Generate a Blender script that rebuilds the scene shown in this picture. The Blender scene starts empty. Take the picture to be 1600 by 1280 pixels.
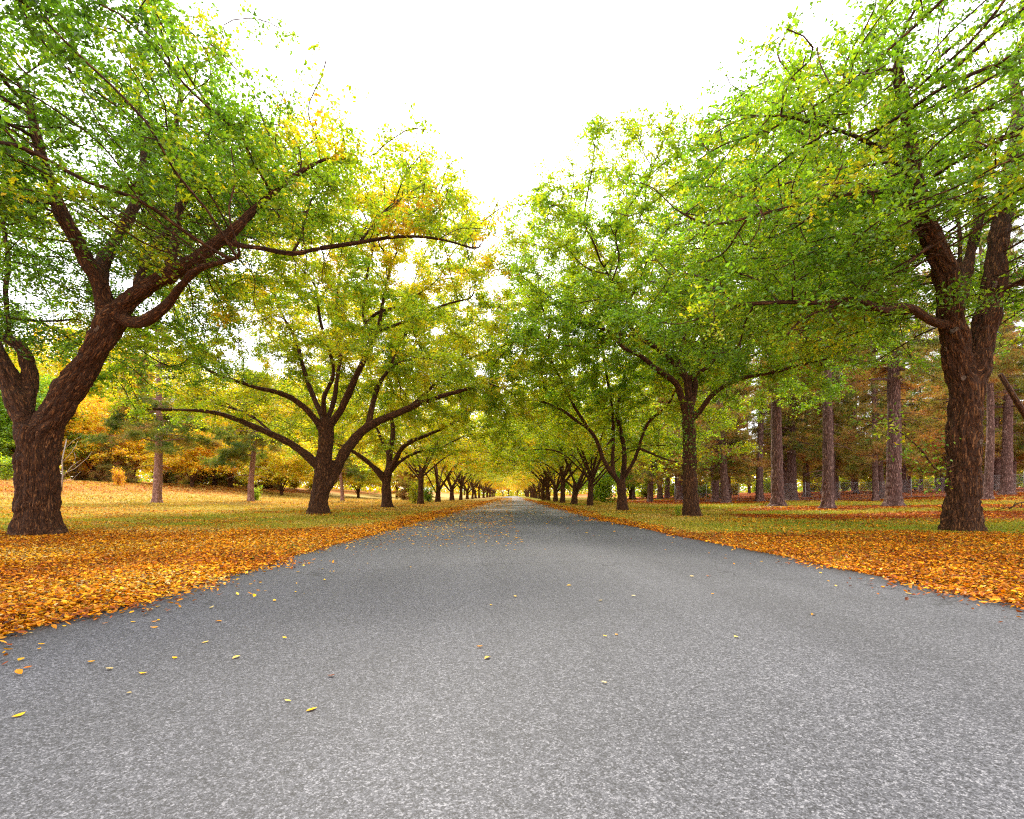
import bpy, math, random
import numpy as np
from mathutils import Vector

SC = bpy.context.scene
COL = SC.collection
rng = np.random.default_rng(7)
random.seed(7)

# ------------------------------------------------------------------ camera
F = 800.0            # focal length in pixels of the 1600 px wide photograph
CAM_H = 1.0          # eye height
VPX, HZ = 800.0, 773.0
cam_d = bpy.data.cameras.new('camera')
cam = bpy.data.objects.new('camera', cam_d)
COL.objects.link(cam)
cam.location = (0, 0, CAM_H)
cam.rotation_euler = (math.radians(90), 0, 0)
cam_d.sensor_width = 36.0
cam_d.lens = 36.0 * F / 1600.0
cam_d.shift_y = (HZ - 640.0) / 1600.0
cam_d.clip_start = 0.05
cam_d.clip_end = 3000
SC.camera = cam

# ------------------------------------------------------------------ sky and sun
SUN_EL, SUN_AZ = math.radians(44), math.radians(346)      # azimuth measured clockwise from +Y
w = bpy.data.worlds.new('World')
SC.world = w
w.use_nodes = True
nt = w.node_tree
nt.nodes.clear()
out = nt.nodes.new('ShaderNodeOutputWorld')
bg = nt.nodes.new('ShaderNodeBackground')
sky = nt.nodes.new('ShaderNodeTexSky')
sky.sky_type = 'NISHITA'
sky.sun_disc = False
sky.sun_elevation = SUN_EL
sky.sun_rotation = SUN_AZ
bw = nt.nodes.new('ShaderNodeRGBToBW')
rmp = nt.nodes.new('ShaderNodeMix'); rmp.data_type = 'RGBA'; rmp.inputs[0].default_value = 0.88
tcs = nt.nodes.new('ShaderNodeTexCoord')
cl = nt.nodes.new('ShaderNodeTexNoise'); cl.inputs['Scale'].default_value = 2.2; cl.inputs['Detail'].default_value = 5
mp = nt.nodes.new('ShaderNodeMapping'); mp.inputs['Scale'].default_value = (1, 1, 3)
clr = nt.nodes.new('ShaderNodeValToRGB')
clr.color_ramp.elements[0].position = 0.3; clr.color_ramp.elements[0].color = (6.6, 6.4, 6.75, 1)
clr.color_ramp.elements[1].position = 0.7; clr.color_ramp.elements[1].color = (8.3, 8.0, 8.2, 1)
nt.links.new(tcs.outputs['Generated'], mp.inputs['Vector'])
nt.links.new(mp.outputs[0], cl.inputs['Vector'])
nt.links.new(cl.outputs['Fac'], clr.inputs[0])
nt.links.new(sky.outputs[0], rmp.inputs[6])
nt.links.new(clr.outputs[0], rmp.inputs[7])
nt.links.new(rmp.outputs[2], bg.inputs['Color'])
bg.inputs['Strength'].default_value = 0.13
nt.links.new(bg.outputs[0], out.inputs['Surface'])

sd = bpy.data.lights.new('sun', 'SUN')
sd.energy = 3.0
sd.angle = math.radians(14)
sd.color = (1.0, 0.93, 0.80)
sun = bpy.data.objects.new('sun', sd)
COL.objects.link(sun)
dirv = Vector((math.sin(SUN_AZ) * math.cos(SUN_EL), math.cos(SUN_AZ) * math.cos(SUN_EL), math.sin(SUN_EL)))
sun.rotation_euler = dirv.to_track_quat('Z', 'Y').to_euler()
sun.location = (0, 0, 60)

vs = SC.view_settings
vs.view_transform = 'Standard'
try: vs.look = 'None'
except Exception: pass
vs.gamma = 1.0
vs.exposure = 1.88
SC.render.engine = 'CYCLES'
SC.cycles.max_bounces = 9
SC.cycles.diffuse_bounces = 7
SC.cycles.transmission_bounces = 6
SC.cycles.glossy_bounces = 2
SC.cycles.use_denoising = False
SC.cycles.filter_width = 1.2
SC.render.film_transparent = False

# ------------------------------------------------------------------ small maths
def vhash(i, j, k, s):
    n = (i * 374761393 + j * 668265263 + k * 2147483647 + s * 1274126177) & 0xffffffff
    n = ((n ^ (n >> 13)) * 1274126177) & 0xffffffff
    n = (n ^ (n >> 16)) & 0xffffff
    return n / float(0xffffff)

def vnoise(p, s=0):
    """3-D value noise, p (n,3) -> 0..1"""
    p = np.asarray(p, dtype=np.float64)
    f = np.floor(p).astype(np.int64)
    t = p - f
    t = t * t * (3 - 2 * t)
    r = 0
    for a in (0, 1):
        wa = t[:, 0] if a else 1 - t[:, 0]
        for b in (0, 1):
            wb = t[:, 1] if b else 1 - t[:, 1]
            for c in (0, 1):
                wc = t[:, 2] if c else 1 - t[:, 2]
                r = r + wa * wb * wc * vhash(f[:, 0] + a, f[:, 1] + b, f[:, 2] + c, s)
    return r

def fbm(p, s=0, o=3):
    r, a, tot = 0, 1.0, 0
    p = np.asarray(p, dtype=np.float64)
    for k in range(o):
        r = r + a * vnoise(p * 2.0 ** k + 17.3 * k, s + k)
        tot += a
        a *= 0.5
    return r / tot

def sst(a, b, x):
    t = np.clip((np.asarray(x, dtype=float) - a) / (b - a), 0, 1)
    return t * t * (3 - 2 * t)

ROAD_L = [(-6, -3.7), (3, -3.62), (5.2, -3.6), (10, -3.6), (20, -3.55), (45, -3.5), (320, -3.4)]
ROAD_R = [(-6, 4.85), (3, 4.7), (5.2, 4.6), (8.7, 4.4), (11, 4.17), (19, 3.68), (45, 3.55), (320, 3.4)]
def road_l(y): return np.interp(y, [a for a, b in ROAD_L], [b for a, b in ROAD_L])
def road_r(y): return np.interp(y, [a for a, b in ROAD_R], [b for a, b in ROAD_R])

def ground_z(x, y):
    x = np.asarray(x, dtype=float); y = np.asarray(y, dtype=float)
    el = -(x - road_l(y)); er = x - road_r(y)
    e = np.maximum(el, er)
    z = -0.05 + 0.085 * sst(-0.15, 0.5, e)
    al = np.maximum(-x - 12, 0); ar = np.maximum(x - 12, 0)
    z = z + 0.40 * sst(0, 16, al) + 2.0 * sst(12, 36, al) + 3.0 * sst(40, 120, al)
    z = z + 0.32 * sst(0, 18, ar) + 1.1 * sst(18, 46, ar) + 1.5 * sst(50, 120, ar)
    b = vnoise(np.stack([x * 0.35, y * 0.35, x * 0], -1).reshape(-1, 3), 5).reshape(x.shape) - 0.5
    b2 = vnoise(np.stack([x * 1.3, y * 1.3, x * 0], -1).reshape(-1, 3), 6).reshape(x.shape) - 0.5
    z = z + sst(0.3, 3, e) * (b * 0.10 + b2 * 0.035)
    return z

def gz(x, y): return float(ground_z(np.array([x]), np.array([y]))[0])

def base_at(px, py):
    """ground point seen at a pixel"""
    dy = max(py - HZ, 1.0)
    d = F * CAM_H / dy
    for _ in range(60):
        x = (px - VPX) / F * d
        dn = F * (CAM_H - gz(x, d)) / dy
        d = 0.75 * d + 0.25 * max(dn, 3)
    return (px - VPX) / F * d, d

def unproj(px, py, d):
    return np.array([(px - VPX) / F * d, d, CAM_H + (HZ - py) / F * d])

# ------------------------------------------------------------------ objects and meshes
def tag(o, label=None, cat=None, group=None, kind=None):
    if label: o['label'] = label
    if cat: o['category'] = cat
    if group: o['group'] = group
    if kind: o['kind'] = kind
    return o

def empty(name, loc):
    o = bpy.data.objects.new(name, None)
    o.empty_display_size = 0.3
    o.location = loc
    COL.objects.link(o)
    return o

def link(name, me, mat, parent=None):
    if mat is not None and len(me.materials) == 0:
        me.materials.append(mat)
    o = bpy.data.objects.new(name, me)
    COL.objects.link(o)
    if parent is not None: o.parent = parent
    return o

def mesh_np(name, V, faces, k, attrs=None, smooth=False):
    """faces: (n,k) array"""
    me = bpy.data.meshes.new(name)
    V = np.asarray(V, dtype=np.float32); faces = np.asarray(faces, dtype=np.int32)
    me.vertices.add(len(V)); me.vertices.foreach_set('co', V.ravel())
    n = len(faces)
    me.loops.add(n * k); me.loops.foreach_set('vertex_index', faces.ravel())
    me.polygons.add(n); me.polygons.foreach_set('loop_start', np.arange(n, dtype=np.int32) * k)
    me.polygons.foreach_set('loop_total', np.full(n, k, dtype=np.int32))
    if attrs:
        for an, av in attrs.items():
            av = np.asarray(av, dtype=np.float32)
            if av.ndim == 2:
                a = me.attributes.new(an, 'FLOAT_VECTOR', 'POINT'); a.data.foreach_set('vector', av.ravel())
            else:
                a = me.attributes.new(an, 'FLOAT', 'POINT'); a.data.foreach_set('value', av)
    me.update(calc_edges=True)
    me.polygons.foreach_set('use_smooth', np.full(n, smooth, dtype=bool))
    return me

class Tubes:
    def __init__(s): s.V = []; s.Fq = []; s.B = []; s.n = 0
    def add(s, P, R, sides=6, cap=False, s0=0.0):
        P = np.asarray(P, dtype=float); R = np.asarray(R, dtype=float)
        m = len(P)
        T = np.gradient(P, axis=0)
        T /= np.linalg.norm(T, axis=1)[:, None] + 1e-9
        u = np.cross(T[0], [0.12, 0.99, 0.05]); u /= np.linalg.norm(u) + 1e-9
        ang = np.arange(sides) * 2 * math.pi / sides
        ca, sa = np.cos(ang), np.sin(ang)
        L = np.concatenate([[0], np.cumsum(np.linalg.norm(np.diff(P, axis=0), axis=1))]) + s0
        rings = []; bark = []
        for i in range(m):
            u = u - T[i] * np.dot(u, T[i]); u /= np.linalg.norm(u) + 1e-9
            v = np.cross(T[i], u)
            off = (ca[:, None] * u + sa[:, None] * v) * R[i]
            rings.append(P[i] + off)
            bark.append(np.stack([ca * R[i], sa * R[i], np.full(sides, L[i])], -1))
        s.V.append(np.concatenate(rings)); s.B.append(np.concatenate(bark))
        i = np.arange(m - 1)[:, None] * sides; j = np.arange(sides)[None]
        j2 = (j + 1) % sides
        q = np.stack([i + j, i + j2, i + sides + j2, i + sides + j], -1).reshape(-1, 4) + s.n
        s.Fq.append(q)
        base = s.n
        s.n += m * sides
        if cap:
            for r, flip in ((0, True), (m - 1, False)):
                c = P[r]
                s.V.append(c[None]); s.B.append(np.array([[0, 0, L[r]]]))
                ci = s.n; s.n += 1
                for a in range(0, sides):
                    x, y = base + r * sides + a, base + r * sides + (a + 1) % sides
                    s.Fq.append(np.array([[x, ci, ci, y]]) if False else np.array([[ci, y, x, x]]) if flip else np.array([[ci, x, y, y]]))
    def arrays(s): return np.concatenate(s.V), np.concatenate(s.Fq), np.concatenate(s.B)
    def mesh(s, name):
        V, Fq, B = s.arrays()
        return mesh_np(name, V, Fq, 4, {'bark': B}, True)

# ------------------------------------------------------------------ materials
def newmat(name):
    m = bpy.data.materials.new(name); m.use_nodes = True
    m.node_tree.nodes.clear()
    return m, m.node_tree
def N(t, typ, **kw):
    n = t.nodes.new(typ)
    for k, v in kw.items(): setattr(n, k, v)
    return n
def ramp(t, stops, interp='LINEAR'):
    r = N(t, 'ShaderNodeValToRGB'); cr = r.color_ramp; cr.interpolation = interp
    while len(cr.elements) > 1: cr.elements.remove(cr.elements[-1])
    cr.elements[0].position = stops[0][0]; cr.elements[0].color = (*stops[0][1], 1)
    for p, c in stops[1:]:
        e = cr.elements.new(p); e.color = (*c, 1)
    return r
def math_n(t, op, a, b=None, c=None):
    n = N(t, 'ShaderNodeMath', operation=op)
    for i, v in enumerate((a, b, c)):
        if v is None: continue
        if hasattr(v, 'is_linked'): t.links.new(v, n.inputs[i])
        else: n.inputs[i].default_value = v
    return n.outputs[0]
def mixc(t, f, a, b, mode='MIX'):
    n = N(t, 'ShaderNodeMix', data_type='RGBA', blend_type=mode)
    for i, v in ((0, f), (6, a), (7, b)):
        if hasattr(v, 'is_linked'): t.links.new(v, n.inputs[i])
        elif i == 0: n.inputs[0].default_value = v
        else: n.inputs[i].default_value = (*v, 1)
    return n.outputs[2]
def attr(t, name, fac=True):
    a = N(t, 'ShaderNodeAttribute', attribute_name=name)
    return a.outputs['Fac'] if fac else a.outputs['Vector']
def noise(t, vec, scale, detail=3, rough=0.55):
    n = N(t, 'ShaderNodeTexNoise'); n.inputs['Scale'].default_value = scale
    n.inputs['Detail'].default_value = detail; n.inputs['Roughness'].default_value = rough
    if vec is not None: t.links.new(vec, n.inputs['Vector'])
    return n.outputs['Fac']
def pos(t): return N(t, 'ShaderNodeNewGeometry').outputs['Position']

def leaf_material(name, stops, transl=0.4, gloss=0.05, valrange=(0.55, 1.35)):
    """hue comes from each leaf's own 'hue' value plus the tree's own colour (red channel)"""
    m, t = newmat(name)
    oi = N(t, 'ShaderNodeObjectInfo')
    sep = N(t, 'ShaderNodeSeparateColor'); t.links.new(oi.outputs['Color'], sep.inputs[0])
    h = math_n(t, 'ADD', attr(t, 'hue'), math_n(t, 'SUBTRACT', sep.outputs[0], 0.5))
    r = ramp(t, stops); t.links.new(h, r.inputs[0])
    v = N(t, 'ShaderNodeMapRange'); v.inputs[3].default_value = valrange[0]; v.inputs[4].default_value = valrange[1]
    t.links.new(attr(t, 'val'), v.inputs[0])
    c = N(t, 'ShaderNodeVectorMath', operation='SCALE')
    t.links.new(r.outputs[0], c.inputs[0]); t.links.new(v.outputs[0], c.inputs['Scale'])
    d = N(t, 'ShaderNodeBsdfDiffuse'); tr = N(t, 'ShaderNodeBsdfTranslucent'); g = N(t, 'ShaderNodeBsdfGlossy')
    g.inputs['Roughness'].default_value = 0.42
    t.links.new(c.outputs[0], d.inputs['Color'])
    warm = mixc(t, 1.0, c.outputs[0], (1.25, 1.15, 0.55), 'MULTIPLY')
    t.links.new(warm, tr.inputs['Color'])
    mx = N(t, 'ShaderNodeMixShader'); mx.inputs[0].default_value = transl
    t.links.new(d.outputs[0], mx.inputs[1]); t.links.new(tr.outputs[0], mx.inputs[2])
    mx2 = N(t, 'ShaderNodeMixShader'); mx2.inputs[0].default_value = gloss
    t.links.new(mx.outputs[0], mx2.inputs[1]); t.links.new(g.outputs[0], mx2.inputs[2])
    o = N(t, 'ShaderNodeOutputMaterial'); t.links.new(mx2.outputs[0], o.inputs['Surface'])
    return m

ELM_STOPS = [(0.0, (0.045, 0.130, 0.008)), (0.22, (0.125, 0.290, 0.014)), (0.40, (0.265, 0.44, 0.014)),
             (0.55, (0.46, 0.52, 0.014)), (0.70, (0.70, 0.53, 0.012)), (0.86, (0.70, 0.34, 0.012)), (1.0, (0.58, 0.18, 0.012))]
M_LEAF = leaf_material('elm_leaf', ELM_STOPS, 0.55, 0.05, (0.35, 1.4))
M_NEEDLE = leaf_material('pine_needle', [(0.0, (0.045, 0.105, 0.012)), (0.3, (0.18, 0.22, 0.022)), (0.5, (0.32, 0.23, 0.045)),
                                         (0.7, (0.38, 0.18, 0.055)), (1.0, (0.44, 0.14, 0.045))], 0.5, 0.03)
M_FALLEN = leaf_material('fallen_leaf', [(0.0, (0.06, 0.022, 0.008)), (0.2, (0.22, 0.045, 0.004)), (0.4, (0.50, 0.145, 0.003)),
                                         (0.7, (0.66, 0.28, 0.004)), (0.9, (0.70, 0.42, 0.02)), (1.0, (0.50, 0.38, 0.15))], 0.15, 0.02, (0.45, 1.50))
M_GRASS = leaf_material('grass_blade', [(0.0, (0.070, 0.13, 0.008)), (0.35, (0.19, 0.24, 0.012)), (0.65, (0.38, 0.29, 0.022)),
                                        (1.0, (0.50, 0.33, 0.08))], 0.25, 0.02)

def bark_material(name, dark, mid, light, scale=(15, 15, 3.0), bump=0.9, dist=0.03, fleck_col=None):
    m, t = newmat(name)
    v = attr(t, 'bark', False)
    mpn = N(t, 'ShaderNodeMapping'); mpn.inputs['Scale'].default_value = scale
    t.links.new(v, mpn.inputs['Vector'])
    nz = N(t, 'ShaderNodeTexNoise'); nz.inputs['Scale'].default_value = 0.9; nz.inputs['Detail'].default_value = 2
    t.links.new(mpn.outputs[0], nz.inputs['Vector'])
    wv = N(t, 'ShaderNodeVectorMath', operation='ADD')
    t.links.new(mpn.outputs[0], wv.inputs[0]); t.links.new(nz.outputs['Color'], wv.inputs[1])
    n1 = noise(t, wv.outputs[0], 1.6, 3, 0.55)
    rid = math_n(t, 'MULTIPLY', math_n(t, 'ABSOLUTE', math_n(t, 'SUBTRACT', n1, 0.5)), 5.5)
    rid = math_n(t, 'MINIMUM', rid, 1.0)
    fine = noise(t, v, 38, 5, 0.7)
    mid_n = noise(t, wv.outputs[0], 4.5, 3, 0.6)
    h = math_n(t, 'ADD', math_n(t, 'MULTIPLY', rid, 0.45), math_n(t, 'ADD', math_n(t, 'MULTIPLY', mid_n, 0.35), math_n(t, 'MULTIPLY', fine, 0.35)))
    r = ramp(t, [(0.30, dark), (0.62, mid), (0.95, light)])
    t.links.new(h, r.inputs[0])
    col = r.outputs[0]
    # pale flecks mixed into the bark colour, scattered by noise
    fl = noise(t, v, 26, 2, 0.5)
    fr = ramp(t, [(0.68, (0, 0, 0)), (0.74, (1, 1, 1))]); t.links.new(fl, fr.inputs[0])
    col = mixc(t, math_n(t, 'MULTIPLY', fr.outputs[0], 0.3), col, light if fleck_col is None else fleck_col)
    bs = N(t, 'ShaderNodeBsdfPrincipled'); bs.inputs['Roughness'].default_value = 0.85
    bs.inputs['Specular IOR Level'].default_value = 0.25
    t.links.new(col, bs.inputs['Base Color'])
    b = N(t, 'ShaderNodeBump'); b.inputs['Strength'].default_value = bump; b.inputs['Distance'].default_value = dist
    t.links.new(h, b.inputs['Height']); t.links.new(b.outputs[0], bs.inputs['Normal'])
    o = N(t, 'ShaderNodeOutputMaterial'); t.links.new(bs.outputs[0], o.inputs['Surface'])
    return m

M_BARK = bark_material('elm_bark', (0.006, 0.0024, 0.0010), (0.088, 0.031, 0.009), (0.30, 0.135, 0.048), bump=1.0, dist=0.045, fleck_col=(0.38, 0.26, 0.14))
M_PINEBARK = bark_material('pine_bark', (0.024, 0.011, 0.008), (0.165, 0.088, 0.068), (0.42, 0.28, 0.23), (6, 6, 1.8), 1.0, 0.08, fleck_col=(0.30, 0.24, 0.21))
M_PINKBARK = bark_material('pink_pine_bark', (0.07, 0.030, 0.022), (0.33, 0.165, 0.125), (0.52, 0.34, 0.28), (8, 8, 3.2), 0.8, 0.04)
M_DEAD = bark_material('dead_wood', (0.12, 0.10, 0.085), (0.34, 0.29, 0.25), (0.52, 0.47, 0.42), (20, 20, 4), 0.5, 0.01)

M_SCAR = bark_material('callus', (0.03, 0.018, 0.012), (0.15, 0.10, 0.07), (0.30, 0.22, 0.17), (14, 14, 14), 0.9, 0.01)
# ------------------------------------------------------------------ ground
def axis(parts):
    a = []
    for lo, hi, st in parts: a.append(np.arange(lo, hi, st))
    a = np.unique(np.concatenate(a + [np.array([parts[-1][1]])]))
    return a

gx = axis([(-1200, -200, 50), (-200, -70, 4), (-70, -30, 0.9), (-30, -8, 0.3), (-8, 8, 0.12), (8, 30, 0.3), (30, 70, 0.9), (70, 200, 4), (200, 1200, 50)])
gy = axis([(-40, 0, 2), (0, 26, 0.16), (26, 60, 0.45), (60, 130, 1.5), (130, 330, 6), (330, 2400, 90)])
GX, GY = np.meshgrid(gx, gy)
GZ = ground_z(GX, GY)
nx, ny = len(gx), len(gy)
idx = np.arange(nx * ny).reshape(ny, nx)
quads = np.stack([idx[:-1, :-1], idx[:-1, 1:], idx[1:, 1:], idx[1:, :-1]], -1).reshape(-1, 4)
P3 = np.stack([GX, GY, GZ], -1).reshape(-1, 3)

PINE_SPOTS = []      # filled below, used by the needle mask
NEAR_TREES = [(-11.7, 12.7), (11.95, 13.5), (-9.4, 25), (8.3, 23.5), (6.8, 31), (-9.1, 38)]

def zones(x, y):
    """how much leaf litter, pine needles and dry grass lies at a point, 0..1 each"""
    x = np.asarray(x, float); y = np.asarray(y, float)
    p = np.stack([x, y, x * 0], -1).reshape(-1, 3)
    n1 = fbm(p * 0.22, 11, 3).reshape(x.shape); n2 = fbm(p * 0.9, 21, 3).reshape(x.shape)
    n3 = fbm(p * np.array([0.06, 0.16, 1]), 31, 3).reshape(x.shape)
    el = road_l(y) - x; er = x - road_r(y)
    e = np.maximum(el, er)
    left = x < 0
    # foreground litter
    lim = np.where(left, 14.2, 13.2) + (n1 - 0.5) * 5
    lit = 1 - sst(-1.6, 1.6, y - lim)
    lit = lit * np.where(left, 1.0, 0.93)
    # verge litter along the road edge
    wv = np.where(left, 1.7, 1.1) + 1.6 * (n1 - 0.5)
    lit = np.maximum(lit, (1 - sst(0.2, 1.0, e / np.maximum(wv, 0.3))) * (1 - 0.5 * sst(30, 120, y)))
    # sparse litter out on the lawn
    sp = np.where(left, 0.44, 0.30) * sst(0.40, 0.62, n1 * 0.5 + n2 * 0.5)
    lit = np.maximum(lit, sp * (1 - 0.4 * sst(40, 90, y)))
    # needles on the right: a belt and mounds at the pine feet
    belt_c = 21.5 - 0.12 * (x - 12)
    need = (~left) * sst(8.5, 11, x) * np.exp(-((y - belt_c + (n3 - 0.5) * 5) / 3.3) ** 2) * 1.15
    need = np.maximum(need, (~left) * sst(10, 16, x) * 0.85 * sst(0.47, 0.58, n3))
    need = np.maximum(need, (~left) * sst(16, 34, x) * sst(36, 50, y) * 0.8)
    for (a, b, r) in PINE_SPOTS:
        dd = np.hypot((x - a), (y - b) * 0.8)
        need = np.maximum(need, 0.95 * (1 - sst(r * 0.5, r * 1.0, dd + (n2 - 0.5) * 2)))
    # left bank: litter of brown leaves
    need = np.maximum(need, left * sst(26, 36, -x + (n3 - 0.5) * 8) * (0.54 + 0.3 * (n2 - 0.5)))
    dry = np.where(left, sst(18, 34, y * 0.55 - x * 0.55 + (n3 - 0.5) * 16), 0.25 * sst(0.45, 0.6, n3))
    return np.clip(lit, 0, 1), np.clip(need, 0, 1), np.clip(dry, 0, 1)

# pines of the right wood and of the left lawn are placed from where their feet show
RP = [  # px, py, width px, label
    (1215, 792, 22, 'tall straight grey pine with flared foot, right of the second right elm'),
    (1293, 795, 20, 'grey pine with slightly bent trunk and short twigs, nearest pine of the wood'),
    (1396, 791, 28, 'stout pine with deeply furrowed purple bark, left of the big foreground elm on the right'),
    (1117, 785, 15, 'dark pine in an orange ring of needles just behind the second right elm'),
    (1187, 784, 13, 'short-looking dark pine close on the left of the tall straight grey pine'),
    (1301, 783, 12, 'pine half hidden right behind the bent-trunk pine'),
    (1368, 776, 13, 'thin grey pine beside the wire fence, left of the stout furrowed pine'),
    (1543, 770, 17, 'grey pine showing just right of the big foreground elm trunk'),
    (1573, 767, 22, 'twin-stemmed looking broad grey pine near the right edge of the picture'),
]
RPos = []
for (px, py, wp, lab) in RP:
    if py > 778: x, d = base_at(px, py)
    else:
        d = {1368: 47, 1543: 42, 1573: 47}[px]; x = (px - VPX) / F * d
    RPos.append((x, d, wp * d / F / math.hypot(1, x / d)))
    PINE_SPOTS.append((x, d, 2.6))
lit, need, dry = zones(GX, GY)
me = mesh_np('ground', P3, quads, 4, {'lit': lit.ravel(), 'need': need.ravel(), 'dry': dry.ravel()}, True)

m, t = newmat('ground_lawn')
P = pos(t)
g1 = noise(t, P, 9, 5, 0.7); g2 = noise(t, P, 0.7, 4, 0.6); g3 = noise(t, P, 60, 3, 0.7); g4 = noise(t, P, 2.6, 4, 0.65)
gr = ramp(t, [(0.25, (0.060, 0.085, 0.006)), (0.42, (0.15, 0.16, 0.010)), (0.56, (0.25, 0.22, 0.014)), (0.72, (0.38, 0.25, 0.02))])
t.links.new(math_n(t, 'ADD', math_n(t, 'MULTIPLY', g1, 0.45), math_n(t, 'ADD', math_n(t, 'MULTIPLY', g2, 0.35), math_n(t, 'MULTIPLY', g4, 0.2))), gr.inputs[0])
dr = ramp(t, [(0.3, (0.14, 0.10, 0.02)), (0.5, (0.31, 0.20, 0.045)), (0.7, (0.46, 0.31, 0.11))])
t.links.new(math_n(t, 'ADD', math_n(t, 'MULTIPLY', g1, 0.5), math_n(t, 'MULTIPLY', g4, 0.5)), dr.inputs[0])
c = mixc(t, math_n(t, 'MULTIPLY', attr(t, 'dry'), 0.85), gr.outputs[0], dr.outputs[0])
nr = ramp(t, [(0.3, (0.10, 0.024, 0.006)), (0.5, (0.32, 0.075, 0.012)), (0.7, (0.50, 0.14, 0.028))])
t.links.new(math_n(t, 'ADD', math_n(t, 'MULTIPLY', g3, 0.4), math_n(t, 'MULTIPLY', g1, 0.6)), nr.inputs[0])
nm = ramp(t, [(0.42, (0, 0, 0)), (0.62, (1, 1, 1))]); t.links.new(math_n(t, 'ADD', math_n(t, 'MULTIPLY', attr(t, 'need'), 0.75), math_n(t, 'MULTIPLY', g4, 0.3)), nm.inputs[0])
c = mixc(t, nm.outputs[0], c, nr.outputs[0])
vo = N(t, 'ShaderNodeTexVoronoi'); vo.inputs['Scale'].default_value = 17; t.links.new(P, vo.inputs['Vector'])
sepc = N(t, 'ShaderNodeSeparateColor'); t.links.new(vo.outputs['Color'], sepc.inputs[0])
lr = ramp(t, [(0.0, (0.03, 0.014, 0.006)), (0.35, (0.18, 0.055, 0.006)), (0.7, (0.40, 0.15, 0.008)), (1.0, (0.58, 0.29, 0.01))])
t.links.new(sepc.outputs[0], lr.inputs[0])
lm = ramp(t, [(0.48, (0, 0, 0)), (0.58, (1, 1, 1))]); t.links.new(math_n(t, 'ADD', math_n(t, 'MULTIPLY', attr(t, 'lit'), 0.72), math_n(t, 'MULTIPLY', sepc.outputs[1], 0.35)), lm.inputs[0])
c = mixc(t, lm.outputs[0], c, lr.outputs[0])
bs = N(t, 'ShaderNodeBsdfPrincipled'); bs.inputs['Roughness'].default_value = 0.95; bs.inputs['Specular IOR Level'].default_value = 0.1
t.links.new(c, bs.inputs['Base Color'])
b = N(t, 'ShaderNodeBump'); b.inputs['Strength'].default_value = 0.8; b.inputs['Distance'].default_value = 0.04
t.links.new(math_n(t, 'ADD', g1, g3), b.inputs['Height']); t.links.new(b.outputs[0], bs.inputs['Normal'])
o = N(t, 'ShaderNodeOutputMaterial'); t.links.new(bs.outputs[0], o.inputs['Surface'])
tag(link('ground', me, m), kind='structure')

# ------------------------------------------------------------------ road
ry = axis([(-6, 30, 0.3), (30, 80, 1), (80, 320, 5)])
ru = np.linspace(0, 1, 41)
RY, RU = np.meshgrid(ry, ru, indexing='ij')
wob = (vnoise(np.stack([RY.ravel() * 1.4, RU.ravel() * 0, RU.ravel() * 0], -1), 3).reshape(RY.shape) - 0.5) * 0.09
XL, XR = road_l(RY), road_r(RY)
RXX = XL + (XR - XL) * RU + wob * np.where(RU > 0.5, 1, -1) * (np.abs(RU - 0.5) > 0.49)
RZ = 0.018 * (1 - ((RU - 0.5) * 2) ** 2) - 0.004
ids = np.arange(RXX.size).reshape(RXX.shape)
q = np.stack([ids[:-1, :-1], ids[:-1, 1:], ids[1:, 1:], ids[1:, :-1]], -1).reshape(-1, 4)
me = mesh_np('road', np.stack([RXX, RY, RZ], -1).reshape(-1, 3), q, 4, {'u': RU.ravel()}, True)
m, t = newmat('asphalt')
P = pos(t)
v1 = N(t, 'ShaderNodeTexVoronoi'); v1.inputs['Scale'].default_value = 190; t.links.new(P, v1.inputs['Vector'])
s1 = N(t, 'ShaderNodeSeparateColor'); t.links.new(v1.outputs['Color'], s1.inputs[0])
v2 = N(t, 'ShaderNodeTexVoronoi'); v2.inputs['Scale'].default_value = 85; t.links.new(P, v2.inputs['Vector'])
s2 = N(t, 'ShaderNodeSeparateColor'); t.links.new(v2.outputs['Color'], s2.inputs[0])
chip = math_n(t, 'ADD', math_n(t, 'MULTIPLY', s1.outputs[0], 0.62), math_n(t, 'MULTIPLY', s2.outputs[0], 0.38))
ar = ramp(t, [(0.12, (0.008, 0.008, 0.009)), (0.42, (0.032, 0.033, 0.038)), (0.68, (0.066, 0.067, 0.075)), (0.92, (0.155, 0.154, 0.162))])
t.links.new(chip, ar.inputs[0])
mps = N(t, 'ShaderNodeMapping'); mps.inputs['Scale'].default_value = (0.9, 0.05, 1); t.links.new(P, mps.inputs['Vector'])
streak = noise(t, mps.outputs[0], 1.0, 4, 0.6)
mps2 = N(t, 'ShaderNodeMapping'); mps2.inputs['Scale'].default_value = (0.12, 0.5, 1); t.links.new(P, mps2.inputs['Vector'])
patch = noise(t, mps2.outputs[0], 1.0, 3, 0.6)
sr = N(t, 'ShaderNodeMapRange'); sr.inputs[1].default_value = 0.3; sr.inputs[2].default_value = 0.7; sr.inputs[3].default_value = 0.72; sr.inputs[4].default_value = 1.40
t.links.new(math_n(t, 'ADD', math_n(t, 'MULTIPLY', streak, 0.6), math_n(t, 'MULTIPLY', patch, 0.4)), sr.inputs[0])
sc = N(t, 'ShaderNodeVectorMath', operation='SCALE'); t.links.new(ar.outputs[0], sc.inputs[0]); t.links.new(sr.outputs[0], sc.inputs['Scale'])
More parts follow.
